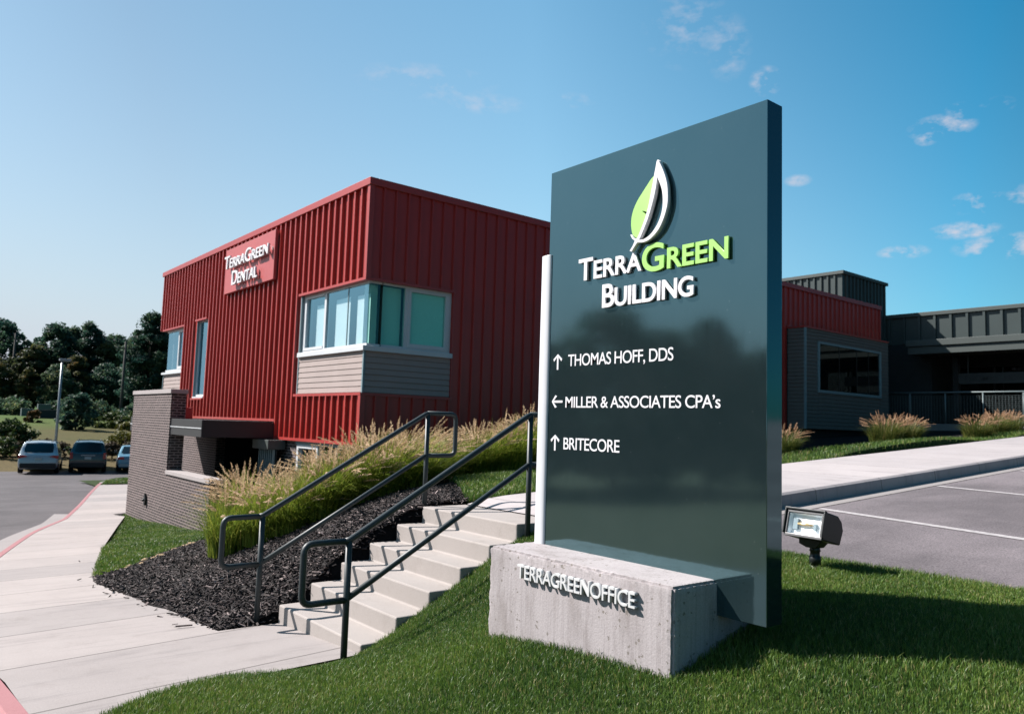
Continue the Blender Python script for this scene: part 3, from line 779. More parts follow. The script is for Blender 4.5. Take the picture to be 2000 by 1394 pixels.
handrail(5.02, 'dark steel handrail on the lawn side of the steps, partly behind the sign', 0.0, 0.6)

# ------------------------------------------------------------------ text helper
def text_obj(name, body, mat, parent, fn, u0, u1, v0, v1, depth, small=None, bold=0.012, off=0.0, spacing=1.0, capsc=0.76, side=None, valign_caps=True):
    """flat text fitted to the box u0..u1 x v0..v1; fn(u,v,d)->xyz with d the stand-off"""
    cu = bpy.data.curves.new(name, 'FONT'); cu.body = body; cu.size = 1.0; cu.offset = bold
    cu.extrude = 0.5; cu.space_character = spacing; cu.resolution_u = 6; cu.small_caps_scale = capsc
    if small:
        for i, c in enumerate(body):
            cu.body_format[i].use_small_caps = True
    o = bpy.data.objects.new(name, cu); COL.objects.link(o)
    bpy.context.view_layer.update()
    dg = bpy.context.evaluated_depsgraph_get()
    me = bpy.data.meshes.new_from_object(o.evaluated_get(dg))
    bpy.data.objects.remove(o); bpy.data.curves.remove(cu)
    n = len(me.vertices); co = np.empty(n * 3); me.vertices.foreach_get('co', co); co = co.reshape(-1, 3)
    mn, mx = co.min(0), co.max(0)
    if not valign_caps:
        mn[1] = -0.01; mx[1] = 0.73
    u = u0 + (co[:, 0] - mn[0]) / (mx[0] - mn[0]) * (u1 - u0)
    v = v0 + (co[:, 1] - mn[1]) / (mx[1] - mn[1]) * (v1 - v0)
    d = off + (co[:, 2] - mn[2]) / (mx[2] - mn[2]) * depth
    out = np.array([fn(a, b, c) for a, b, c in zip(u, v, d)])
    me.vertices.foreach_set('co', out.astype(np.float32).ravel())
    me.materials.clear(); me.materials.append(mat)
    bm = bmesh.new(); bm.from_mesh(me); bmesh.ops.remove_doubles(bm, verts=bm.verts, dist=1e-5); bmesh.ops.recalc_face_normals(bm, faces=bm.faces); bm.to_mesh(me); bm.free()
    me.name = name
    return link(name, me, parent)

# ------------------------------------------------------------------ MONUMENT SIGN
def monument_sign():
    o0 = Vector((3.15, 2.78, 0.6))
    t = thing('monument_sign', 'tall dark green directory sign with white leaf logo on a rough concrete block', 'sign', o0)
    L = lambda x, y, z: (x - o0.x, y - o0.y, z - o0.z)
    mb = MB(); a = L(3.15, 2.02, .888); b = L(3.275, 3.545, 3.328)
    mb.box(a[0], b[0], a[1], b[1], a[2], b[2]).build('panel', M['sign'], t, bevel=0.003)
    # concrete block, rough broken top edges
    x0, x1, y0, y1, z0, z1 = 2.83, 3.45, 2.285, 3.64, .30, 1.052
    rr = random.Random(3)
    bm = bmesh.new()
    nx, ny, nz = 12, 46, 18
    def ps(n, a, b): return [a + (b - a) * i / n for i in range(n + 1)]
    bmesh.ops.create_cube(bm, size=1)
    for v in bm.verts:
        v.co = Vector(((x0 + x1) / 2 + v.co.x * (x1 - x0), (y0 + y1) / 2 + v.co.y * (y1 - y0), (z0 + z1) / 2 + v.co.z * (z1 - z0)))
    bmesh.ops.bevel(bm, geom=list(bm.edges), offset=0.012, segments=2, affect='EDGES')
    bmesh.ops.subdivide_edges(bm, edges=[e for e in bm.edges if e.calc_length() > .2], cuts=60, use_grid_fill=True)
    me = bpy.data.meshes.new('concrete_base')
    for v in bm.verts:
        # chip only near the arrises
        ex = min(abs(v.co.x - x0), abs(v.co.x - x1)); ey = min(abs(v.co.y - y0), abs(v.co.y - y1)); ez = abs(v.co.z - z1)
        near = sorted((ex, ey, ez))[1]
        if near < 0.03:
            w = (1 - near / 0.03)
            n = math.sin(v.co.y * 61 + 3 * math.sin(v.co.y * 23)) * math.sin(v.co.x * 90 + v.co.z * 47) * .5 + rr.uniform(-.5, .5)
            c = Vector(((x0 + x1) / 2, (y0 + y1) / 2, .7)); d = (c - v.co).normalized()
            v.co += d * (0.006 + 0.008 * n) * w
        v.co -= o0
    bm.to_mesh(me); bm.free(); me.materials.append(M['base'])
    base = link('concrete_base', me, t)
    face = lambda u, v, d: (3.15 - d - o0.x, -u - o0.y, v - o0.z)
    bface = lambda u, v, d: (2.829 - d - o0.x, -u - o0.y, v - o0.z)
    text_obj('base_lettering', 'TERRAGREENOFFICE', M['conc_white'], base, bface, -3.352, -2.492, .918, .992, .028, bold=.006, off=-.003, spacing=.93)
    # trim tube
    prof = []
    for k in range(15):
        a = math.pi * k / 14
        cx_, sx_ = math.cos(a), math.sin(a)
        prof.append((3.150 - .016 * abs(sx_) ** .7, 3.560 + .043 * (abs(cx_) ** .8) * (1 if cx_ > 0 else -1)))
    prof += [(3.152, 3.517), (3.27, 3.546), (3.27, 3.603)]
    MB().prism([(x - o0.x, y - o0.y) for x, y in prof], lambda u, v, d: (u, v, d), 1.05 - o0.z, 2.806 - o0.z).build('trim_tube', M['tube'], t, bevel=.002)
    # header lettering, small capitals
    text_obj('lettering', 'Terra', M['white'], t, face, -3.262, -2.775, 2.605, 2.735, .015, small=True, bold=.016, off=.004, spacing=1.0, capsc=.8)
    text_obj('lettering', 'Green', M['lime'], t, face, -2.772, -2.222, 2.588, 2.742, .015, small=True, bold=.016, off=.004, spacing=1.0, capsc=.72)
    text_obj('lettering', 'Building', M['white'], t, face, -3.065, -2.428, 2.428, 2.562, .015, small=True, bold=.016, off=.004, spacing=.96, capsc=.78)
    text_obj('directory_line', 'THOMAS HOFF, DDS', M['white'], t, face, -3.350, -2.563, 2.110, 2.183, .002, bold=.004, valign_caps=False, spacing=.92)
    text_obj('directory_line', 'MILLER & ASSOCIATES CPA\u2019s', M['white'], t, face, -3.364, -2.272, 1.866, 1.934, .002, bold=.004, valign_caps=False, spacing=.92)
    text_obj('directory_line', 'BRITECORE', M['white'], t, face, -3.372, -2.926, 1.621, 1.691, .002, bold=.004, spacing=.92)
    # arrows
    def arrow(cu, cv, ang, ln=.094, hd=.036):
        w = .0065
        c, s = math.cos(ang), math.sin(ang)
        rot = lambda u, v, d: face(cu + u * c - v * s, cv + u * s + v * c, d)
        mb = MB()
        h = ln / 2
        poly = [(-w, -h), (w, -h), (w, h - .017), (hd - .004, h - hd - .008), (hd + .002, h - hd + .006), (0, h), (-hd - .002, h - hd + .006), (-hd + .004, h - hd - .008), (-w, h - .017)]
        mb.prism(poly, rot, .0004, .003)
        mb.build('arrow', M['white'], t)
    arrow(-3.440, 2.140, 0); arrow(-3.436, 1.902, math.pi / 2); arrow(-3.446, 1.658, 0)
    green = [(2.687, 3.111), (2.712, 3.096), (2.742, 3.066), (2.778, 3.029), (2.809, 2.995), (2.834, 2.955), (2.848, 2.916), (2.852, 2.88), (2.849, 2.847), (2.841, 2.818), (2.828, 2.8), (2.803, 2.785), (2.789, 2.811), (2.773, 2.837), (2.756, 2.87), (2.743, 2.905), (2.770, 2.926), (2.772, 2.933), (2.739, 2.919), (2.724, 2.961), (2.71, 3.006), (2.695, 3.056), (2.682, 3.107)]
    outer = [(2.658, 3.185), (2.642, 3.159), (2.621, 3.118), (2.603, 3.074), (2.591, 3.028), (2.587, 2.98), (2.588, 2.933), (2.6, 2.888), (2.619, 2.845), (2.645, 2.806), (2.675, 2.78), (2.71, 2.76), (2.746, 2.753), (2.777, 2.756), (2.793, 2.758), (2.813, 2.738), (2.833, 2.714), (2.846, 2.72), (2.824, 2.746), (2.81, 2.77), (2.83, 2.786), (2.844, 2.809), (2.835, 2.809), (2.822, 2.791), (2.801, 2.777), (2.788, 2.791), (2.763, 2.835), (2.738, 2.887), (2.716, 2.951), (2.7, 3.02), (2.688, 3.07), (2.68, 3.11), (2.672, 3.143), (2.665, 3.177)]
    hole = [(2.66, 3.092), (2.64, 3.051), (2.625, 3.008), (2.619, 2.963), (2.621, 2.916), (2.632, 2.875), (2.653, 2.835), (2.683, 2.801), (2.715, 2.779), (2.751, 2.768), (2.78, 2.77), (2.767, 2.791), (2.742, 2.835), (2.717, 2.883), (2.696, 2.939), (2.677, 2.999), (2.665, 3.053)]
    def plate(name, loops, mat, d0, d1):
        cu = bpy.data.curves.new(name, 'CURVE'); cu.dimensions = '2D'; cu.fill_mode = 'BOTH'; cu.extrude = 0.5
        for lp in loops:
            sp = cu.splines.new('POLY'); sp.points.add(len(lp) - 1); sp.use_cyclic_u = True
            for p, (y, z) in zip(sp.points, lp): p.co = (-y, z, 0, 1)
        o = bpy.data.objects.new(name, cu); COL.objects.link(o); bpy.context.view_layer.update()
        me = bpy.data.meshes.new_from_object(o.evaluated_get(bpy.context.evaluated_depsgraph_get()))
        bpy.data.objects.remove(o)
        for v in me.vertices:
            v.co = face(v.co.x, v.co.y, d0 + (v.co.z + .5) * (d1 - d0))
        me.materials.clear(); me.materials.append(mat)
        bm = bmesh.new(); bm.from_mesh(me); bmesh.ops.remove_doubles(bm, verts=bm.verts, dist=1e-6); bmesh.ops.recalc_face_normals(bm, faces=bm.faces); bm.to_mesh(me); bm.free()
        return link(name, me, t)
    def smooth(lp, corner):
        out = []; n = len(lp)
        for i in range(n):
            p0, p1, p2, p3 = lp[i - 1], lp[i], lp[(i + 1) % n], lp[(i + 2) % n]
            if i in corner or (i + 1) % n in corner:
                out += [p1, ((p1[0] + p2[0]) / 2, (p1[1] + p2[1]) / 2)]
            else:
                for s in (0, .33, .67):
                    f = lambda k: .5 * (2 * p1[k] + (p2[k] - p0[k]) * s + (2 * p0[k] - 5 * p1[k] + 4 * p2[k] - p3[k]) * s * s + (3 * p1[k] - p0[k] - 3 * p2[k] + p3[k]) * s ** 3)
                    out.append((f(0), f(1)))
        return out
    plate('leaf_half', [smooth(green, {0, 11, 15, 16, 17, 18, 22})], M['lime'], .006, .022)
    plate('leaf_outline', [smooth(outer, {0, 14, 16, 17, 19, 21, 22, 24, 33}), smooth(hole, {0, 10})], M['white'], .010, .036)
monument_sign()

# ------------------------------------------------------------------ FLOODLIGHT
def floodlight():
    t = thing('floodlight', 'black ground floodlight on a short stem aimed at the sign', 'light', (4.87, 2.77, .84), math.radians(-5)); t.scale = (1.2, 1.2, 1.2)
    w, dp, hh = .245, .135, .155
    zc = .255; tilt = math.radians(-14)
    ct, st = math.cos(tilt), math.sin(tilt)
    def loc(x, y, z): return (x * ct - z * st - 0.01, y, x * st + z * ct + zc)
    def T(mb):
        mb.v = [loc(*p) for p in mb.v]; return mb
    hw = w / 2; fx = -dp * .55
    # housing: side profile swept across, hollow at the front
    prof = [(fx, -.072), (fx, .080), (.035, .080), (.075, .055), (.098, .012), (.085, -.070)]
    n = len(prof); mb = MB()
    vs = [(x, -hw, z) for x, z in prof] + [(x, hw, z) for x, z in prof]
    fs = [tuple(range(n)), tuple(range(n, 2 * n))] + [(i, (i + 1) % n, (i + 1) % n + n, i + n) for i in range(1, n)]
    mb.add(vs, fs)
    house = T(mb).build('housing', M['black'], t, bevel=.006)
    mb = MB()
    mb.box(fx - .018, fx + .002, -hw - .003, hw + .003, .074, .084); mb.box(fx - .018, fx + .002, -hw - .003, -hw + .006, -.06, .074); mb.box(fx - .018, fx + .002, hw - .006, hw + .003, -.06, .074)
    T(mb).build('visor', M['black'], t, bevel=.002)
    mb = MB(); f0, f1 = fx - .008, fx + .006
    mb.box(f0, f1, -hw + .004, hw - .004, -.074, -.058); mb.box(f0, f1, -hw + .004, hw - .004, .056, .072); mb.box(f0, f1, -hw + .006, -hw + .020, -.058, .056); mb.box(f0, f1, hw - .020, hw - .006, -.058, .056)
    rim = T(mb).build('rim', M['lamp_rim'], t, bevel=.003)
    mb = MB()
    yy, z0, z1 = hw - .020, -.058, .056
    mb.add([(fx + .004, -yy, z0), (fx + .004, yy, z0), (fx + .004, yy, z1), (fx + .004, -yy, z1), (fx + .026, -yy * .95, z0 * .9), (fx + .026, yy * .95, z0 * .9), (fx + .026, yy * .95, z1 * .9), (fx + .026, -yy * .95, z1 * .9)],
           [(4, 5, 6, 7), (0, 1, 5, 4), (1, 2, 6, 5), (2, 3, 7, 6), (3, 0, 4, 7)])
    T(mb).build('reflector', M['reflector'], house)
    for a, b, c, d in ((.050, .078, -.032, .028), (-.064, -.050, -.026, .010)):
        mb = MB(); mb.box(-.066, -.050, a, b, c, d)
        T(mb).build('socket', M['reflector_grey'], house)
    mb = MB().tube([(-.062, .050, .0), (-.062, .03, .0), (-.062, .0, 0), (-.062, -.05, 0)], [.006, .009, .008, .004], 10)
    T(mb).build('bulb', M['bulb'], house, True)
    mb = MB().add([(fx - .004, -yy, z0), (fx - .004, yy, z0), (fx - .004, yy, z1), (fx - .004, -yy, z1)], [(0, 1, 2, 3)])
    T(mb).build('lens', M['lampglass'], rim)
    mb = MB(); mb.prism([(-.075, .02), (.075, .02), (.075, -.012), (.03, -.028), (-.03, -.028)], lambda u, v, d: (d, u, v + zc - .085), -.03, .05)
    mb.build('knuckle', M['black'], t, bevel=.004)
    MB().tube([(.01, 0, zc - .10), (.01, 0, zc - .13), (.01, 0, zc - .135), (.01, 0, .10), (.01, 0, .095), (.01, 0, .05)], [.024, .030, .026, .026, .031, .031], 16).build('stem', M['black'], t, True)
    MB().tube([(.01, 0, .06), (.01, 0, -.08)], .027, 16).build('conduit', M['lamp_rim'], t, True)
floodlight()

# ------------------------------------------------------------------ MAIN BUILDING
PITCH = 0.3
def clad_x(mb, X, y0, y1, z0, z1, base=14.02, t=.064, w=.052):
    """ribbed sheet on a wall facing -x"""
    vs = [(X, y0, z0), (X, y1, z0), (X, y1, z1), (X, y0, z1)]
    mb.add(vs, [(0, 1, 2, 3)])
    k0 = math.ceil((y0 - base + .02) / PITCH); k1 = math.floor((y1 - base - .02) / PITCH)
    for k in range(k0, k1 + 1):
        y = base + k * PITCH
        if y - w / 2 < y0 or y + w / 2 > y1: continue
        mb.prism([(X, y - w / 2 - .008), (X - t, y - w / 2), (X - t, y + w / 2), (X, y + w / 2 + .008)], lambda u, v, d: (u, v, d), z0 + .002, z1 - .002)
def clad_y(mb, Y, x0, x1, z0, z1, base=7.52, t=.045, w=.05):
    mb.add([(x0, Y, z0), (x1, Y, z0), (x1, Y, z1), (x0, Y, z1)], [(0, 1, 2, 3)])
    k0 = math.ceil((x0 - base + .02) / PITCH); k1 = math.floor((x1 - base - .02) / PITCH)
    for k in range(k0, k1 + 1):
        x = base + k * PITCH
        if x - w / 2 < x0 or x + w / 2 > x1: continue
        mb.prism([(x - w / 2 - .008, Y), (x - w / 2, Y - t), (x + w / 2, Y - t), (x + w / 2 + .008, Y)], lambda u, v, d: (u, v, d), z0 + .002, z1 - .002)

def lap(mb, fn, u0, u1, z0, z1, n, out=.014, gap=.014):
    h = (z1 - z0) / n
    for i in range(n):
        a, b = z0 + i * h, z0 + (i + 1) * h
        g = a + gap
        mb.add([fn(u0, out, g), fn(u1, out, g), fn(u1, .004, b), fn(u0, .004, b), fn(u0, -.016, g), fn(u1, -.016, g), fn(u0, -.016, a - .002), fn(u1, -.016, a - .002)],
               [(0, 1, 2, 3), (0, 4, 5, 1), (4, 6, 7, 5)])
        mb.add([fn(u0, .004, b), fn(u1, .004, b), fn(u1, -.018, b), fn(u0, -.018, b)], [(0, 1, 2, 3)])

FX = lambda X: (lambda u, d, z: (X - d, u, z))        # on a wall facing -x: u = y
FY = lambda Y: (lambda u, d, z: (u, Y - d, z))        # on a wall facing -y: u = x
def fbox(mb, fn, u0, u1, d0, d1, z0, z1):
    c = [fn(u, d, z) for z in (z0, z1) for d in (d0, d1) for u in (u0, u1)]
    return mb.add(c, [(0, 1, 3, 2), (4, 6, 7, 5), (0, 4, 5, 1), (2, 3, 7, 6), (0, 2, 6, 4), (1, 5, 7, 3)])

def pane_obj(fn, u0, u1, d, z0, z1, parent, glass='glass', pane_backing=True, bd=.07, bmat='pane_backing', inset=(0, 0, 0)):
    o = MB().add([fn(u0, d, z0), fn(u1, d, z0), fn(u1, d, z1), fn(u0, d, z1)], [(0, 1, 2, 3)]).build('pane', M[glass], parent, fixn=False)
    if pane_backing:
        if any(inset): MB().add([fn(u0 - .05, d - .30, z0 - .05), fn(u1 + .05, d - .30, z0 - .05), fn(u1 + .05, d - .30, z1 + .05), fn(u0 - .05, d - .30, z1 + .05)], [(0, 1, 2, 3)]).build('room_back', M['room'], parent, fixn=False)
        u0 += inset[0]; u1 -= inset[1]; z1 -= inset[2]
        MB().add([fn(u0, d - bd, z0), fn(u1, d - bd, z0), fn(u1, d - bd, z1), fn(u0, d - bd, z1)], [(0, 1, 2, 3)]).build('pane_backing', M[bmat], parent, fixn=False)  # roller shade, or near-black sheet standing in for the unlit room
    return o

def red_building():
    t = thing('office_building', 'two storey office building clad in ribbed red metal above dark brick', 'building', (0, 0, 0))
    XW, YW = 7.52, 14.02; ZT = 6.73; YE = 28.85; XE = 29.4
    mb = MB()
    clad_x(mb, XW, YW, 17.2, 4.66, 6.60); clad_x(mb, XW, YW, 17.2, 1.31, 2.27)
    clad_x(mb, XW, 17.2, 18.26, 1.31, 6.60); clad_x(mb, XW, 18.26, 23.86, 1.73, 6.60)
    clad_x(mb, XW, 23.86, 24.9, 4.70, 6.60); clad_x(mb, XW, 23.86, 24.9, 1.73, 2.26)
    clad_x(mb, XW, 24.9, 26.06, 1.73, 6.60); clad_x(mb, XW, 26.06, YE, 4.65, 6.60)
    clad_y(mb, YW, XW, 9.67, 4.68, 6.60); clad_y(mb, YW, XW, 9.67, 1.31, 2.27)
    clad_y(mb, YW, 9.67, 23.0, 1.31, 6.60); clad_y(mb, YW, 23.0, XE, 5.32, 6.60)
    # returns and far sides
    mb.add([(XE, YW, 1.3), (XE, YE, 1.3), (XE, YE, 6.6), (XE, YW, 6.6)], [(0, 1, 2, 3)])
    mb.add([(XW, YE, 4.65), (XE, YE, 4.65), (XE, YE, 6.6), (XW, YE, 6.6)], [(0, 1, 2, 3)])
    mb.add([(XW, 26.05, 4.65), (XW + 2.5, 26.05, 4.65), (XW + 2.5, YE, 4.65), (XW, YE, 4.65)], [(0, 1, 2, 3)])
    mb.build('red_cladding', M['red'], t)
    # corner boards, soffits and flashings
    mb = MB()
    mb.box(XW - .06, XW + .05, YW - .05, YW + .05, 4.66, 6.60); mb.box(XW - .06, XW + .05, YW - .05, YW + .05, 1.31, 2.27)
    mb.box(XW - .066, XW + .1, YW - .055, 17.21, 4.61, 4.665); mb.box(XW + .1, 9.69, YW - .055, YW + .1, 4.62, 4.675)
    mb.box(XW - .066, XW + .1, YW - .055, 17.22, 2.265, 2.32); mb.box(XW + .1, 9.69, YW - .055, YW + .1, 2.265, 2.32)
    mb.box(XW - .066, XW + .1, YW - .056, 18.26, 1.25, 1.315); mb.box(XW + .1, 23, YW - .056, YW + .1, 1.25, 1.315)
    mb.box(XW - .066, XW + .1, 18.26, 24.9, 1.675, 1.735); mb.box(XW - .066, XW + .1, 24.9, 26.07, 1.675, 1.735)
    mb.box(XW - .05, XW + .02, 18.25, 18.28, 1.315, 1.70)
    mb.box(XW - .066, XW + .1, 23.84, 24.92, 4.665, 4.72); mb.box(XW - .066, XW + .02, 23.84, 24.92, 2.235, 2.285)
    mb.box(XW - .066, XW + .1, 26.03, YE - .4, 4.615, 4.665); mb.box(22.98, XE + .02, YW - .055, YW + .1, 5.27, 5.33)
    mb.box(XE - .03, XE + .03, YW - .05, YW + .05, 5.33, 6.6)
    mb.build('flashing', M['redtrim'], t)
    mb = MB()
    mb.box(XW - .085, XW + .12, YW - .085, YE + .05, 6.585, 6.735); mb.box(XW + .12, XE + .06, YW - .085, YW + .12, 6.585, 6.735)
    mb.box(XE - .1, XE + .06, YW + .12, YE, 6.585, 6.735)
    mb.build('coping', M['redtrim'], t, bevel=.004)
    MB().box(XW + .1, XE - .05, YW + .1, YE - .05, 6.3, 6.45).build('roof', M['dark_wall'], t)
    MB().box(XW + .35, XE - .3, YW + .35, YE - .9, 1.4, 6.29).build('interior', M['room'], t)
    # lower storey
    mb = MB()
    mb.box(XW + .06, XW + .3, 17.15, 18.6, -1.4, 1.25); mb.box(XW + .06, XW + .3, 22.6, YE, -1.4, 1.70)
    mb.box(9.9, 29.3, YW + .05, YW + .3, -1.4, 1.25)
    mb.build('brick_base', M['brick'], t)
    mb = MB(); mb.box(XW + 2.2, XW + 2.4, 18.6, 22.6, -1.2, 1.7); mb.box(XW + .3, XW + 2.2, 18.45, 18.6, -1.2, 1.7); mb.box(XW + .3, XW + 2.2, 22.6, 22.75, -1.2, 1.7)
    mb.box(XW + .06, 9.0, 18.6, 22.6, 1.685, 1.70); mb.box(XW + .05, 10, YW + .25, YE, 1.255, 1.30)
    mb.build('entry_recess', M['dark_wall'], t)
    # entry canopy
    mb = MB(); mb.box(5.76, XW + .06, 18.25, 24.66, 1.265, 1.66)
    can = mb.build('canopy', M['canopy_metal'], t, bevel=.004)
    mb = MB(); mb.box(5.745, 5.76, 18.24, 24.67, 1.455, 1.475)
    mb.build('canopy_reveal', M['alu'], can)
    MB().box(6.35, 6.75, 22.2, 22.7, 1.66, 1.97).build('roof_vent', M['dental_board'], can, bevel=.01)
    # lap-sided bays
    mb = MB()
    lap(mb, FX(XW + .02), YW + .01, 17.16, 2.32, 3.17, 7)
    lap(mb, FY(YW + .02), XW + .01, 9.65, 2.32, 3.17, 7)
    mb.build('lap_siding', M['siding'], t, fixn=False)
    mb = MB(); lap(mb, FX(XW + .05), 26.08, 28.35, 1.5, 3.14, 13); mb.build('lap_siding', M['siding'], t, fixn=False)
    mb = MB()
    mb.box(XW - .004, XW + .04, YW - .004, YW + .04, 2.32, 3.17); mb.build('corner_trim', M['alu_blue'], t)
    MB().box(XW + .02, XW + .3, 28.33, 28.37, 1.5, 3.16).build('corner_trim', M['alu_blue'], t)
    MB().box(XW + .0, XW + .3, 17.15, 17.2, 2.32, 4.61).build('jamb', M['alu_blue'], t)
    MB().box(XW + .3, 9.6, 28.36, 28.4, 1.5, 4.64).build('return_wall', M['siding'], t)

    # main corner window, left face: glass recessed
    fx = FX(XW); fy = FY(YW); zS, zH = 3.28, 4.61
    w = MB(); d0, d1 = -.14, -.06
    for (a, b, c, d) in ((YW + .02, 17.14, 3.27, 3.33), (YW + .02, 17.14, 4.57, 4.612), (17.06, 17.14, 3.33, 4.57), (15.97, 16.06, 3.33, 4.57)):
        fbox(w, fx, a, b, d0, d1, c, d)
    for (a, b, c, d) in ((16.06, 17.06, 3.33, 3.39), (16.06, 17.06, 4.53, 4.57), (16.98, 17.06, 3.39, 4.53)):
        fbox(w, fx, a, b, d0 + .01, d1 + .012, c, d)
    wf = w.build('window', M['alu'], t)
    s = MB(); s.box(XW - .05, XW + .14, YW - .05, 17.16, 3.17, 3.275); s.box(XW + .14, 9.66, YW - .05, YW + .14, 3.17, 3.275)
    s.build('window_sill', M['alu'], wf, bevel=.006)
    pane_obj(fx, 16.06, 16.98, -.10, 3.39, 4.53, wf, inset=(0, .32, .17)); pane_obj(fx, 14.99, 15.97, -.09, 3.33, 4.57, wf, inset=(0.02, .30, .18)); pane_obj(fx, YW + .085, 14.965, -.09, 3.33, 4.57, wf, inset=(.03, .28, .20))
    b = MB(); fbox(b, fx, 14.965, 14.99, -.10, -.08, 3.33, 4.57); b.build('glazing_bar', M['alu_blue'], wf)
    # right face
    w = MB()
    for (a, b, c, d) in ((XW + .08, 9.65, 3.27, 3.33), (XW + .08, 9.65, 4.58, 4.622), (9.60, 9.65, 3.33, 4.58), (8.475, 8.55, 3.33, 4.58)):
        fbox(w, fy, a, b, d0, d1, c, d)
    for (a, b, c, d) in ((8.55, 9.60, 3.33, 3.41), (8.55, 9.60, 4.52, 4.58), (8.55, 8.615, 3.41, 4.52), (9.50, 9.60, 3.41, 4.52)):
        fbox(w, fy, a, b, d0 + .01, d1 + .014, c, d)
    wf = w.build('window', M['alu'], t)
    pane_obj(fy, XW + .09, 8.475, -.09, 3.33, 4.58, wf, 'glass_teal', bd=.16); pane_obj(fy, 8.615, 9.50, -.085, 3.41, 4.52, wf, 'glass_teal', bd=.05)
    MB().box(9.652, 9.69, YW - .02, YW + .16, 2.32, 4.62).build('jamb', M['redtrim'], t)
    # tall slot window
    w = MB(); jd = -.13
    for (a, b, c, d) in ((23.88, 24.88, 2.33, 2.40), (23.88, 24.88, 4.64, 4.67), (23.88, 23.93, 2.40, 4.64), (24.83, 24.88, 2.40, 4.64)):
        fbox(w, fx, a, b, jd, jd + .06, c, d)
    fbox(w, fx, 23.88, 24.88, jd, .02, 2.285, 2.332)
    wf = w.build('window', M['alu'], t)
    pane_obj(fx, 23.93, 24.83, jd + .03, 2.40, 4.64, wf, 'glass', True, .25, 'room')
    j = MB(); j.box(XW, XW + .14, 24.88, 24.9, 2.29, 4.67); j.box(XW, XW + .14, 23.86, 23.88, 2.29, 4.67); j.build('jamb', M['alu_blue'], t)
    # far bay window
    w = MB()
    for (a, b, c, d) in ((26.08, 28.33, 3.18, 3.27), (26.08, 28.33, 4.56, 4.615), (26.08, 26.13, 3.27, 4.56), (26.95, 27.04, 3.27, 4.56)):
        fbox(w, fx, a, b, -.16, -.08, c, d)
    for (a, b, c, d) in ((26.13, 26.95, 3.27, 3.36), (26.13, 26.95, 4.50, 4.56)):
        fbox(w, fx, a, b, -.15, -.07, c, d)
    fbox(w, fx, 26.06, 28.42, -.2, .03, 3.115, 3.185)
    wf = w.build('window', M['alu'], t)
    pane_obj(fx, 27.04, 28.33, -.12, 3.27, 4.56, wf, 'glass', True, .3, 'room'); pane_obj(fx, 26.13, 26.95, -.12, 3.36, 4.50, wf, 'glass', True, .3, 'room')
    MB().add([(XW + .12, 28.33, 3.27), (9.5, 28.33, 3.27), (9.5, 28.33, 4.56), (XW + .12, 28.33, 4.56)], [(0, 1, 2, 3)]).build('pane', M['glass'], wf)
    # lower windows
    w = MB()
    fbox(w, fx, YW + .1, 17.15, -.2, -.05, 1.17, 1.25); fbox(w, fx, 16.95, 17.05, -.2, -.02, -.2, 1.17); fbox(w, fx, 15.95, 16.03, -.2, -.02, -.2, 1.17); fbox(w, fx, 15.0, 15.06, -.2, -.02, -.2, 1.17)
    fbox(w, fx, 16.03, 16.95, -.2, -.02, 1.09, 1.17)
    wf = w.build('window', M['alu'], t, bevel=.004)
    pane_obj(fx, YW + .1, 16.95, -.12, -.2, 1.09, wf, 'glass_dark', True, .5, 'room')
    h = MB(); fbox(h, fx, YW + .05, 17.15, -.2, -.03, 1.17, 1.252); h.build('window_head', M['alu_blue'], wf)
    w = MB()
    for (a, b, c, d) in ((XW + .15, 9.85, 1.12, 1.25), (9.72, 9.85, -.1, 1.12), (8.6, 8.7, -.1, 1.12)):
        fbox(w, fy, a, b, -.2, -.03, c, d)
    wf = w.build('window', M['alu_blue'], t)
    pane_obj(fy, XW + .15, 9.72, -.12, -.1, 1.12, wf, 'glass_dark', True, .5, 'room')
    # projecting grey bay at the far end
    y0 = 13.40; bx0, bx1, bz0, bz1 = 23.05, 28.75, 1.95, 5.22
    mb = MB(); lap(mb, FY(y0), bx0, 23.85, bz0, bz1, 27); lap(mb, FY(y0), 28.10, bx1, bz0, bz1, 27); lap(mb, FY(y0), 23.85, 28.10, bz0, 3.2, 10); lap(mb, FY(y0), 23.85, 28.10, 4.80, bz1, 4)
    lap(mb, FX(bx0), y0, YW, bz0, bz1, 27); mb.add([(bx1, y0, bz0), (bx1, YW, bz0), (bx1, YW, bz1), (bx1, y0, bz1)], [(0, 1, 2, 3)])
    mb.add([(bx0, y0, bz1), (bx1, y0, bz1), (bx1, YW, bz1), (bx0, YW, bz1)], [(0, 1, 2, 3)]); mb.add([(bx0, y0, bz0), (bx1, y0, bz0), (bx1, YW, bz0), (bx0, YW, bz0)], [(0, 1, 2, 3)])
    bay = mb.build('projecting_bay', M['siding_dark'], t, fixn=False)
    mb = MB(); mb.box(bx0 - .02, bx0 + .05, y0 - .03, y0 + .03, bz0, bz1); mb.build('corner_trim', M['alu_blue'], bay)
    mb = MB(); mb.box(bx0 - .03, bx1 + .03, y0 - .04, YW, bz1 + .002, bz1 + .05); mb.build('bay_flashing', M['redtrim'], bay)
    fb = FY(y0); w = MB()
    for (a, b, c, d) in ((23.8, 28.15, 3.15, 3.24), (23.8, 28.15, 4.76, 4.83), (23.8, 23.9, 3.24, 4.76), (28.07, 28.15, 3.24, 4.76)):
        fbox(w, fb, a, b, -.02, .045, c, d)
    wf = w.build('window', M['alu_blue'], t)
    pane_obj(fb, 23.9, 28.07, .002, 3.24, 4.76, wf, 'glass_dark', True, .25, 'room')
    for x in (25.2, 26.4, 27.25): fbox(MB(), fb, x, x + .03, -.03, .01, 3.24, 4.76).build('glazing_bar', M['black'], wf)
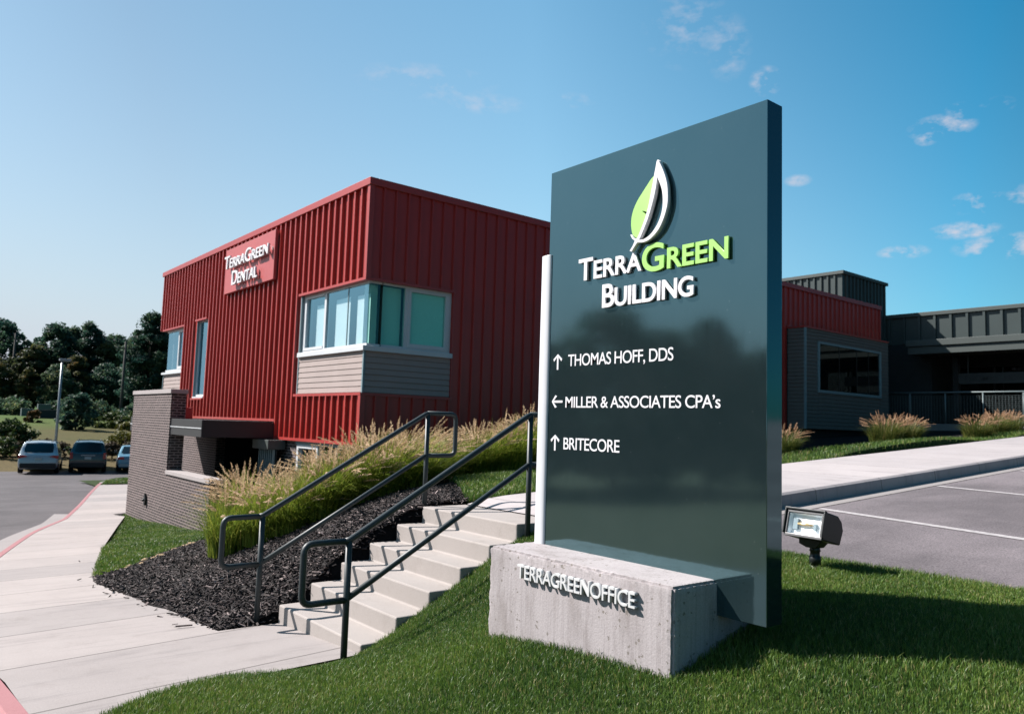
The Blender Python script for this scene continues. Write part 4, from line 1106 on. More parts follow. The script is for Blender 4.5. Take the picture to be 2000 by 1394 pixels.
    MB().box(bx0 + .1, bx1, 13.6, YW, .9, bz0).build('bay_foundation', M['dark_wall'], t)
red_building()

def dental_sign():
    y0, y1, z0, z1 = 18.62, 22.14, 5.20, 6.46
    t = thing('wall_sign', 'dusty red board with white raised dental lettering on the red wall', 'sign', (7.40, (y0 + y1) / 2, z0))
    c = (y0 + y1) / 2
    MB().box(-.03, .07, y0 - c, y1 - c, 0, z1 - z0).build('board', M['dental_board'], t, bevel=.006)
    fn = lambda u, v, d: (-.03 - d, -u - c, v - z0)
    text_obj('lettering', 'TerraGreen', M['white'], t, fn, -21.95, -18.80, 5.85, 6.22, .06, small=True, bold=.005, off=.05, capsc=.74, spacing=.96)
    text_obj('lettering', 'Dental', M['white'], t, fn, -21.30, -19.46, 5.35, 5.74, .06, small=True, bold=.005, off=.05, capsc=.74, spacing=.96)
dental_sign()

def brick_wall():
    t = thing('brick_wall', 'dark brick wall with a tall pier and a low arm, both capped in pale concrete', 'wall', (5.73, 17.36, -.9))
    o = (5.73, 17.36, -.9)
    def bx(x0, x1, y0, y1, z0, z1, nme, mat, bv=0):
        MB().box(x0 - o[0], x1 - o[0], y0 - o[1], y1 - o[1], z0 - o[2], z1 - o[2]).build(nme, M[mat], t, bevel=bv)
    bx(5.73, 6.05, 17.36, 20.66, -1.6, .275, 'low_wall', 'brick')
    bx(5.73, 6.10, 20.66, 24.36, -1.8, 2.295, 'pier', 'brick')
    bx(5.70, 6.08, 17.33, 20.66, .277, .372, 'cap', 'cap', .006)
    bx(5.70, 6.13, 20.625, 24.40, 2.297, 2.405, 'cap', 'cap', .006)
brick_wall()

def spout():
    t = thing('wall_spout', 'small black metal spout fixed low on the brick wall', 'spout', (5.72, 22.3, -.5))
    MB().prism([(-.10, .0), (0, .16), (.10, .0), (.04, -.16), (-.04, -.16)], lambda u, v, d: (-d, u, v), 0, .05).build('flange', M['black'], t, bevel=.006)
    MB().tube([(0, 0, .02), (-.075, 0, -.01), (-.085, 0, -.05)], .026, 10).build('nozzle', M['black'], t, True)
spout()

def louvers():
    t = thing('slatted_screen', 'grey metal screen of upright slats under a box hood by the entry', 'screen', (7.25, 18.5, -.9))
    MB().box(-.15, .28, -.85, .12, 1.92, 2.14).build('hood', M['green_fascia'], t, bevel=.01)
    for i in range(8):
        y = -.8 + i * .12
        MB().box(.0, .05, y, y + .035, 0, 1.92).build('slat', M['louver'], t)
    MB().box(.06, .08, -.85, .1, 0, 1.92).build('backing', M['dark_wall'], t)
    MB().box(-.02, .07, -.85, .12, -.12, 0).build('plinth', M['dark_wall'], t)
louvers()

# ------------------------------------------------------------------ GREEN WING
def green_wing():
    t = thing('office_wing', 'dark grey green office wing with ribbed parapet and deep canopy', 'building', (0, 0, 0))
    X = 33.7
    mb = MB(); clad_x(mb, X, -6, 16.0, 5.72, 6.9, base=.1, t=.07, w=.07)
    # wider seam spacing: replace with a second sheet of seams only every 0.6
    mb = MB(); mb.add([(X, -6, 5.72), (X, 16, 5.72), (X, 16, 6.9), (X, -6, 6.9)], [(0, 1, 2, 3)])
    for k in range(-9, 26):
        y = .1 + k * .62
        mb.prism([(X, y - .05), (X - .09, y - .045), (X - .09, y + .045), (X, y + .05)], lambda u, v, d: (u, v, d), 5.73, 6.88)
    mb.build('parapet', M['green_clad'], t)
    MB().box(X - .12, X + .3, -6, 15.99, 6.86, 7.02).build('coping', M['green_fascia'], t, bevel=.01)
    mb = MB(); mb.box(32.42, X + .02, -6, 14.3, 5.14, 5.44); mb.box(32.34, X + .02, -6, 14.35, 5.455, 5.70); mb.box(32.46, X, -6, 14.25, 5.43, 5.46)
    mb.build('canopy', M['green_fascia'], t, bevel=.01)
    MB().box(36.2, 36.5, -6, 16.0, 1.5, 5.7).build('recessed_wall', M['dark_wall'], t)
    MB().box(X - .02, 36.2, 13.9, 16.0, 1.5, 5.72).build('return_wall', M['dark_wall'], t)
    MB().box(X + .05, 44, -6, 30, 6.3, 6.5).build('roof', M['dark_wall'], t)
    MB().box(29.5, X, 15.85, 16.2, 1.2, 6.9).build('link_wall', M['dark_wall'], t)
    for y in (12.9, 7.0, 1.0):
        MB().box(X, X + .2, y, y + .2, 1.6, 5.3).build('post', M['black'], t)
    mb = MB(); clad_x(mb, 30.0, 15.8, 22.0, 5.5, 8.34, base=15.8, t=.06, w=.07); clad_y(mb, 15.8, 30.0, 33.72, 5.5, 8.34, base=30, t=.06, w=.07)
    mb.add([(33.72, 15.8, 5.5), (33.72, 22, 5.5), (33.72, 22, 8.34), (33.72, 15.8, 8.34)], [(0, 1, 2, 3)])
    mb.add([(30, 15.8, 8.3), (33.72, 15.8, 8.3), (33.72, 22, 8.3), (30, 22, 8.3)], [(0, 1, 2, 3)])
    pent = mb.build('rooftop_box', M['green_clad'], t)
    mb = MB(); mb.box(29.9, 30.1, 15.7, 22.0, 8.33, 8.46); mb.box(30.1, 33.8, 15.7, 15.9, 8.33, 8.46); mb.build('coping', M['green_fascia'], pent)
    # windows in the shade
    w = MB(); fx = FX(36.2)
    for y in (8.0, 10.2, 12.4): fbox(w, fx, y, y + .06, -.02, .06, 2.4, 4.9)
    fbox(w, fx, 7, 13.9, -.02, .06, 4.84, 4.9)
    wf = w.build('window', M['black'], t); pane_obj(fx, 7, 13.9, .03, 2.4, 4.84, wf, 'glass_dark', False)
green_wing()

def wing_sign():
    t = thing('hanging_sign', 'long grey sign board with dark letters in the shade under the canopy', 'sign', (33.5, 11.0, 3.97))
    MB().box(-.04, .04, -1.75, 1.8, 0, .42).build('board', M['sign_grey'], t, bevel=.01)
    for w_, a, b in (('THOMAS', -1.6, -.35), ('HOFF,', -.15, .70), ('DDS', .90, 1.55)):
        text_obj('lettering', w_, M['black'], t, lambda u, v, d: (-.041 - d, -u, v), a, b, .07 if ',' in w_ else .10, .32, .01, bold=.01)
    for y in (-1.4, 1.45): MB().tube([(0, y, .42), (0, y, 1.2)], .02, 8).build('hanger', M['black'], t)
wing_sign()

def mesh_railing():
    t = thing('mesh_railing', 'grey steel railing with wire mesh infill on a low wall', 'railing', (29.6, 11.0, 2.3))
    ys = [3.07 - 1.19 * i for i in range(-1, 6)]
    MB().tube([(0, 2.9, 1.12), (0, -5.2, 1.12)], .032, 8).build('top_rail', M['railgrey'], t, True)
    for i in range(6):
        y = 2.0 - i * 1.23
        MB().tube([(0, y, 0), (0, y, 1.1)], .03, 8).build('post', M['railgrey'], t, True)
    mb = MB()
    for i in range(80):
        y = 2.85 - i * .1; mb.box(-.004, .004, y - .003, y + .003, .06, 1.0)
    for j in range(16):
        z = .06 + j * .0625; mb.box(-.0045, .0035, -5.1, 2.85, z - .003, z + .003)
    mb.build('mesh_panel', M['railgrey'], t)
mesh_railing()

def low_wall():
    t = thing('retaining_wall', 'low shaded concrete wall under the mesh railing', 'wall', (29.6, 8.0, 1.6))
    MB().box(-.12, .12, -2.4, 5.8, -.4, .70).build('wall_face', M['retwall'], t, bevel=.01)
low_wall()

# ------------------------------------------------------------------ FOUNTAIN GRASS
def fountain_meshes(seed, h=.75, rad=.22, nb=520, npl=60, lean=(0, 0)):
    r = np.random.default_rng(seed)
    # leaves: arching 5-segment ribbons
    n = nb; S = 6
    a = r.uniform(0, 2 * np.pi, n); rb = rad * np.sqrt(r.random(n))
    bx, by = np.cos(a) * rb, np.sin(a) * rb
    da = a + r.normal(0, .5, n); ln = h * r.uniform(.65, 1.25, n); spread = r.uniform(.25, 1.0, n)
    w = r.uniform(.0035, .0075, n)
    V = np.zeros((n, S, 2, 3))
    for k in range(S):
        s = k / (S - 1)
        out = ln * spread * .75 * s ** 1.7; up = ln * (s * (1.0 - .15 * spread) - .42 * spread * s ** 3)
        x = bx + np.cos(da) * out + lean[0] * s * s * h; y = by + np.sin(da) * out + lean[1] * s * s * h
        ww = w * (1 - s) ** .6
        px, py = -np.sin(da) * ww, np.cos(da) * ww
        V[:, k, 0] = np.stack([x - px, y - py, np.maximum(up, -.02)], 1); V[:, k, 1] = np.stack([x + px, y + py, np.maximum(up, -.02)], 1)
    b = np.arange(n)[:, None] * (2 * S)
    F = np.concatenate([b + [2 * k, 2 * k + 1, 2 * k + 3, 2 * k + 2] for k in range(S - 1)])
    t = np.repeat(np.clip(r.beta(2, 2.2, n), 0, 1), 2 * S)
    leaves = (V.reshape(-1, 3), F, t)
    # plumes: stem plus bristly spike
    PV, PF, PT = [], [], []
    for i in range(npl):
        a0 = r.uniform(0, 2 * np.pi); L = h * r.uniform(.95, 1.3); sp = r.uniform(.2, 1.05)
        d = np.array([np.cos(a0), np.sin(a0), 0])
        pts = []
        for k in range(9):
            s = k / 8
            p = d * (rad * .5 * r.random() * 0 + L * sp * .66 * s ** 2.1) + np.array([lean[0] * s * s * h * 1.2, lean[1] * s * s * h * 1.2, L * (s - .36 * sp * s ** 3.2)])
            pts.append(p)
        pts = np.array(pts) + d * rad * .5
        side = np.array([-d[1], d[0], 0]); tn = r.random()
        base = len(PV)
        for k in range(7):
            for sg in (-1, 1): PV.append(pts[k] + side * sg * .0014); PT.append(tn * .5)
        for k in range(6): PF.append((base + 2 * k, base + 2 * k + 1, base + 2 * k + 3, base + 2 * k + 2))
        # spike between pts[6] and the tip
        axis0, axis1 = pts[6], pts[8]; ctrl = pts[7]
        nbz = 46
        for j in range(nbz):
            s = j / nbz
            c = (1 - s) ** 2 * axis0 + 2 * s * (1 - s) * ctrl + s * s * axis1
            ax = (axis1 - axis0); ax /= np.linalg.norm(ax)
            ph = r.uniform(0, 2 * np.pi); q = np.cross(ax, [0.3, 0.5, .8]); q /= np.linalg.norm(q); q2 = np.cross(ax, q)
            o = q * np.cos(ph) + q2 * np.sin(ph); prof = .019 * (math.sin(math.pi * min(1, s * .9 + .12)) ** .6)
            tip = c + o * prof + ax * .014; pr = np.cross(o, ax) * .0042
            base = len(PV); PV += [c - pr, c + pr, tip + pr * .5, tip - pr * .5]; PT += [tn, tn, min(1, tn + .2), min(1, tn + .2)]
            PF.append((base, base + 1, base + 2, base + 3))
    return leaves, (np.array(PV), np.array(PF), np.array(PT))

def mk(name, data, mat):
    o = npmesh(name, data[0], data[1], M[mat], data[2])
    me = o.data; bpy.data.objects.remove(o); return me
FG = []; FGU = []
for sd in range(4):
    lv, pl = fountain_meshes(20 + sd, .82, .30, 1300, 74, (.10, -.20))
    FG.append((mk('leaves', lv, 'tallgrass'), mk('plumes', pl, 'plume')))
for sd in range(3):
    lv, pl = fountain_meshes(60 + sd, .62, .34, 900, 75, (.02, -.05))
    FGU.append((mk('leaves', lv, 'tallgrass_dry'), mk('plumes', pl, 'plume_dry')))
def clump(x, y, z, s, rz, label, group, var=0, sz=None, protos=None):
    protos = protos or FG
    t = thing('ornamental_plant', label, 'ornamental plant', (x, y, z - .02), rz, group)
    t.scale = (s, s, s * (sz or 1))
    link('leaves', protos[var % len(protos)][0], t)
    p = link('plumes', protos[var % len(protos)][1], t)
    return t
BANK = [(3.75, 9.25, 'front grass clump between the two lowest of the bank, half behind the handrail loop'), (4.3, 8.8, 'middle grass clump of the bank, crossed by the sloping top rail'), (4.7, 8.65, 'upper middle grass clump of the bank, crossed by the sloping top rail'), (3.55, 9.65, 'front grass clump at the low left end of the bank, against the bark mulch'), (3.95, 8.95, 'front grass clump second from the low end, behind the end of the handrail'),
        (4.5, 8.75, 'front grass clump in the middle of the bank beside the steps'), (4.95, 8.55, 'front grass clump second from the top of the bank, under the handrail'),
        (5.25, 8.45, 'front grass clump at the top of the bank, left of the upper handrail post'), (3.95, 10.2, 'rear grass clump at the low left end of the bank, nearest the brick wall'),
        (4.25, 9.75, 'rear grass clump second from the low end of the bank, below the entry recess'), (4.7, 9.5, 'rear grass clump in the middle of the bank, below the slatted screen'),
        (5.15, 9.3, 'rear grass clump in front of the low windows under the red wall'), (5.5, 9, 'rear grass clump at the top of the bank, below the red building corner'),
        (4.2, 10.9, 'rearmost grass clump of the bank, low behind the others in front of the entry'), (5, 10.2, 'rearmost grass clump of the bank, below the left end of the low windows'),
        (5.7, 9.8, 'rearmost grass clump of the bank, below the sunlit red corner')]
for i, (x, y, l) in enumerate(BANK):
    z = float(zup(x, y))
    clump(x, y, z, (.92, 1.02, .95, 1.06, .88)[i % 5] * (1.12 if i > 7 else 1.0), R.uniform(-.5, .5), l, 'fountain grasses on the bank beside the steps', i)
MID = [(6.45, 9.35, 'fountain grass just right of the upper handrail post, leaning toward the sign'), (6.9, 9.15, 'fountain grass in the middle of the group between the handrail and the sign'),
       (7.3, 8.95, 'tall fountain grass beside the pale tube of the sign'), (7.75, 8.85, 'tall fountain grass half hidden behind the left edge of the sign'), (7.3, 9.7, 'fountain grass at the back of the group between handrail and sign'), (8.1, 9.5, 'fountain grass at the back, hidden mostly by the left edge of the sign')]
for i, (x, y, l) in enumerate(MID):
    clump(x, y, float(zup(x, y)), (.85, .9, 1.02, 1.12, .95, 1.1)[i], R.uniform(-.5, .5), l, 'fountain grasses between handrail and sign', i + 1)
FARG = [(12.75, 7.85, .80, 'fountain grass close to the right edge of the sign, in front of the grey bay'), (16.5, 7.75, .95, 'left half of the wide fountain grass clump below the grey bay window'), (17.15, 7.65, .9, 'right half of the wide fountain grass clump below the grey bay window'),
        (20.6, 7.5, .85, 'left plant of the fountain grass row by the low concrete wall'), (21.6, 7.45, .9, 'middle plant of the fountain grass row by the low concrete wall'), (22.7, 7.5, .9, 'right plant of the fountain grass row at the picture edge'), (13.9, 9.0, .6, 'small sparse fountain grass in the shade below the grey bay')]
for i, (x, y, s, l) in enumerate(FARG):
    clump(x, y, float(zup(x, y)), s, R.uniform(-1, 1), l, 'fountain grasses along the upper walkway', i + 2, protos=FGU)

# ------------------------------------------------------------------ TREES AND SHRUBS
def crown_mesh(name, mat, seed, h, w, lobes=70, per=80, leaf=.45, base=.18, squash=1.0, spiky=.0):
    r = np.random.default_rng(seed)
    C = []; RAD = []
    for i in range(lobes):
        u = r.random(); zz = base + (1 - base) * u
        prof = math.sin(math.pi * min(1, (u * .86 + .12))) ** .75
        a = r.uniform(0, 2 * np.pi); rr = w * prof * math.sqrt(r.uniform(.15, 1)) * r.uniform(.75, 1.1)
        C.append((math.cos(a) * rr, math.sin(a) * rr, h * zz)); RAD.append(w * r.uniform(.10, .34))
    C = np.array(C); RAD = np.array(RAD)
    n = lobes * per; idx = np.repeat(np.arange(lobes), per)
    d = r.normal(0, 1, (n, 3)); d /= np.linalg.norm(d, axis=1)[:, None]
    p = C[idx] + d * (RAD[idx] * r.uniform(.45, 1.1, n) ** .7)[:, None] * np.array([1, 1, .75 * squash])
    nn = d + r.normal(0, .6, (n, 3)); nn /= np.linalg.norm(nn, axis=1)[:, None]
    u = np.cross(nn, r.normal(0, 1, (n, 3))); u /= np.linalg.norm(u, axis=1)[:, None]; v = np.cross(nn, u)
    s = leaf * r.uniform(.45, 1.15, n)
    V = np.stack([p + u * (s * .5)[:, None], p + v * (s * .33)[:, None], p - u * (s * .5)[:, None], p - v * (s * .33)[:, None]], 1)
    F = np.arange(n * 4).reshape(-1, 4)
    lt = r.beta(2, 2, lobes)
    t = np.clip(lt[idx] * .6 + r.random(n) * .35, 0, 1)
    o = npmesh(name, V.reshape(-1, 3), F, M[mat], np.repeat(t, 4)); me = o.data; bpy.data.objects.remove(o); return me

def trunk_mesh(seed, h, r0, limbs=5, spread=1.0):
    rr = random.Random(seed); mb = MB()
    mb.tube([(0, 0, -.4), (0, 0, .1), (rr.uniform(-.2, .2), rr.uniform(-.2, .2), h * .4), (rr.uniform(-.4, .4), rr.uniform(-.4, .4), h * .85)], [r0 * 1.3, r0, r0 * .7, r0 * .15], 8)
    for i in range(limbs):
        a = rr.uniform(0, 6.28); z = h * rr.uniform(.2, .5); L = spread * rr.uniform(.5, .9)
        mb.tube([(0, 0, z), (math.cos(a) * L * .5, math.sin(a) * L * .5, z + h * .12), (math.cos(a) * L, math.sin(a) * L, z + h * .3)], [r0 * .5, r0 * .3, r0 * .08], 6)
    o = mb.build('trunk', M['bark'], None, True); me = o.data; bpy.data.objects.remove(o); return me

PROTO = []
for i, (m, h, w, lb) in enumerate((('leaf_dark', 13, 3.6, 80), ('leaf_dark', 15, 3.3, 85), ('leaf_autumn', 11, 3.4, 75), ('leaf_dark', 12, 4.4, 85), ('leaf_autumn', 13.5, 3.0, 75))):
    PROTO.append((crown_mesh('crown', m, 40 + i, h, w, int(lb * 1.5), 130, .44, .10), trunk_mesh(40 + i, h, .26, 5, w * .8), h))
def tree(x, y, z, hgt, rz, proto, label, group, sxy=1.0):
    t = thing('tree', label, 'tree', (x, y, z), rz, group)
    s = hgt / PROTO[proto][2]; t.scale = (s * sxy, s * sxy, s)
    link('crown', PROTO[proto][0], t); link('trunk', PROTO[proto][1], t)
    return t
# woodland edge beyond the car park: (x, y, ground z, height, proto, label)
WOOD = [(9.5, 141, 1.6, 12.5, 0, 'dark tree at the far left edge of the wood'),
        (13.9, 139.5, 1.5, 13.2, 3, 'dark tree behind the left utility pole, second from the left edge'),
        (17.2, 132, 1.3, 9.6, 2, 'lower autumn tinged tree just right of the left utility pole'),
        (20.2, 135, 1.3, 13.2, 0, 'tall dark tree directly behind the top of the street lamp'),
        (23.0, 139, 1.4, 13.4, 1, 'tall dark tree just right of the street lamp head'),
        (25.4, 137, 1.4, 14.2, 1, 'tallest pointed tree in the middle of the wood'),
        (27.4, 135, 1.4, 11.2, 4, 'brownish tree between the tallest tree and the right utility pole'),
        (29.9, 141, 1.4, 12.8, 0, 'dark tree left of the right utility pole'),
        (31.9, 139, 1.4, 10.2, 2, 'thin low tree behind the right utility pole'),
        (26.6, 106.5, .9, 13.6, 1, 'nearest tall dark tree, beside the left edge of the red building'),
        (28.6, 109, .9, 11.6, 3, 'broad dark tree half hidden behind the red building edge'),
        (12.4, 131, 1.2, 7.6, 2, 'orange tinged small tree low at the left edge of the wood'),
        (16.2, 128, 1.2, 6.4, 4, 'small brownish tree in front of the wood left of the lamp post'),
        (22.3, 129, 1.2, 8.6, 4, 'mid height brown green tree in front of the tall trees right of the lamp post'),
        (25.8, 127, 1.1, 7.6, 3, 'mid height dark tree in front of the tallest tree'),
        (19.4, 127, 1.1, 7.0, 3, 'mid height dark tree behind the lamp post shaft'),
        (6.0, 144, 1.7, 13, 1, 'dark tree just outside the left side of the wood'),
        (34.5, 146, 1.5, 13, 3, 'dark tree behind the red building at the end of the wood'),
        (29.0, 128, 1.1, 8.0, 0, 'mid height dark tree in front of the right utility pole')]
for i, (x, y, z, h, p, l) in enumerate(WOOD):
    tree(x, y, z, h, R.uniform(0, 6), p, l, 'trees of the wood beyond the car park', 1.15)
# trees across the street to the left, mirrored in the glossy sign face
for i, (x, y, h, p) in enumerate([(-21.5, 31, 7.4, 0), (-24.0, 28.6, 9.2, 3), (-25.9, 26.8, 8.2, 0), (-27.3, 25.0, 9.0, 1), (-28.6, 22.4, 7.0, 3), (-17.5, 35, 8, 1), (-31, 18, 8, 0), (-33, 12, 8.5, 3), (-34, 5, 8, 1), (-33, -3, 8, 0), (-30, 31, 8.0, 3), (-33, 25, 7.5, 0), (-36, 19, 8, 1)]):
    tree(x, y, float(zl(y)) - .3, h, i * 1.3, p, 'dark tree across the street, seen only mirrored in the glossy sign panel', 'trees mirrored in the sign', 1.3)

def shrub(name, label, x, y, z, h, w, mat, seed, leaf=.25, lobes=34, per=70, base=.05, group=None):
    t = thing(name, label, 'shrub', (x, y, z), 0, group)
    link('foliage', crown_mesh('foliage', mat, seed, h, w, lobes, per, leaf, base), t)
    link('stem', trunk_mesh(seed, h * .7, .05 * h / 2 + .02, 4, w * .5), t)
    return t
shrub('tree', 'round dark tree standing alone on the lawn beyond the parked cars', 14.4, 81.6, -.15, 3.5, 1.7, 'leaf_dark', 71, .34, 60, 90, .06)
shrub('shrub', 'small orange tinted shrub on the far lawn left of the lamp post', 12.6, 93.4, .1, 1.6, .9, 'leaf_orange', 72, .3)
shrub('shrub', 'yellow green bush behind the cars next to the brick pier', 14.0, 60.8, -.8, 1.7, 1.5, 'leaf_yellow', 73, .22, 40, 80)
shrub('shrub', 'leafy green bush behind the silver car at the picture edge', 7.2, 63.5, -.75, 1.6, 1.5, 'leaf_bush', 74, .26, 44, 80)
shrub('shrub', 'second leafy green bush left of the silver car', 4.6, 62.5, -.75, 1.6, 1.6, 'leaf_bush', 75, .26, 40, 70)
shrub('shrub', 'bright green low bush on the slope right of the lone round tree', 18.2, 86, -.1, 1.7, 2.0, 'leaf_bush', 76, .3, 44, 80)
shrub('shrub', 'wide green bush on the slope by the brick pier', 21.6, 88, 0, 1.9, 2.2, 'leaf_bush', 77, .3, 44, 80)
shrub('shrub', 'dark bush at the foot of the wood behind the lone round tree', 20.5, 104, .6, 2.3, 3.0, 'leaf_dark', 78, .36, 44, 80)
shrub('shrub', 'dark bush at the foot of the wood left of the utility cabinets', 13.2, 121, 1.0, 2.2, 3.0, 'leaf_dark', 79, .4, 44, 80)
shrub('shrub', 'dark bush at the foot of the wood right of the utility cabinets', 19.6, 119, 1.0, 2.2, 2.8, 'leaf_dark', 80, .4, 44, 80)
shrub('shrub', 'dark bush at the foot of the wood beside the red building', 24.6, 101, .5, 2.6, 3.0, 'leaf_dark', 81, .36, 44, 80)
shrub('shrub', 'dark bush at the foot of the wood at the left picture edge', 8.5, 124, 1.1, 2.4, 3.4, 'leaf_dark', 82, .4, 44, 80)
for i in range(15):
    x = 2.5 + i * .95; y = 57.6 - .2 * i + R.uniform(-.9, .9)
    shrub('dry_shrub', 'dry brown brush in the belt behind the parked cars', x, y, -1.05, R.uniform(.7, 1.15), R.uniform(.8, 1.2), 'leaf_tan' if i % 4 else 'leaf_bush', 90 + i, .2, 22, 60, group='dry brush behind the parked cars')

# ------------------------------------------------------------------ POLES, CABINETS
def street_lamp():
    t = thing('street_lamp', 'grey car park lamp post with one box head', 'street lamp', (8.35, 53.0, -1.5))
    MB().tube([(0, 0, 0), (0, 0, 6.3)], [.085, .06], 10).build('pole', M['galv'], t, True)
    MB().tube([(0, 0, 0), (0, 0, .55)], .25, 12).build('footing', M['curb'], t, True)
    h = MB().box(-.16, .46, -.14, .14, 6.26, 6.40).build('lamp_head', M['galv'], t, bevel=.03)
    MB().box(-.10, .40, -.10, .10, 6.245, 6.26).build('diffuser', M['plate'], h)
street_lamp()
def upole(x, y, z, h, label):
    t = thing('utility_pole', label, 'utility pole', (x, y, z), group='utility poles before the wood')
    MB().tube([(0, 0, -.5), (0, 0, h)], [.20, .13], 8).build('pole', M['wood_pole'], t, True)
    MB().box(-.9, .9, -.06, .06, h - .9, h - .76).build('crossarm', M['wood_pole'], t)
    for dx in (-.8, 0, .8): MB().tube([(dx, 0, h - .76), (dx, 0, h - .58)], .06, 6).build('insulator', M['boxgreen'], t)
upole(14.75, 133, 1.1, 11.8, 'left utility pole standing before the wood')
upole(22.9, 103.2, .7, 9.8, 'right utility pole before the wood, near the red building')
tag(MB().box(-.7, .7, -.4, .4, 0, 1.7).build('utility_cabinet', M['boxgreen'], None, bevel=.04), 'taller grey utility cabinet at the edge of the wood', 'cabinet').location = (16.2, 113, .9)
tag(MB().box(-.6, .6, -.4, .4, 0, 1.1).build('utility_cabinet', M['boxgreen'], None, bevel=.04), 'lower grey utility cabinet beside the taller one', 'cabinet').location = (14.5, 114, .9)
tag(MB().box(-2.6, 2.6, -.2, .2, -.4, 1.3).build('block_wall', M['blockwall'], None, bevel=.03), 'low dark block wall on the far lawn behind the lamp post', 'wall').location = (16.6, 105, .6)

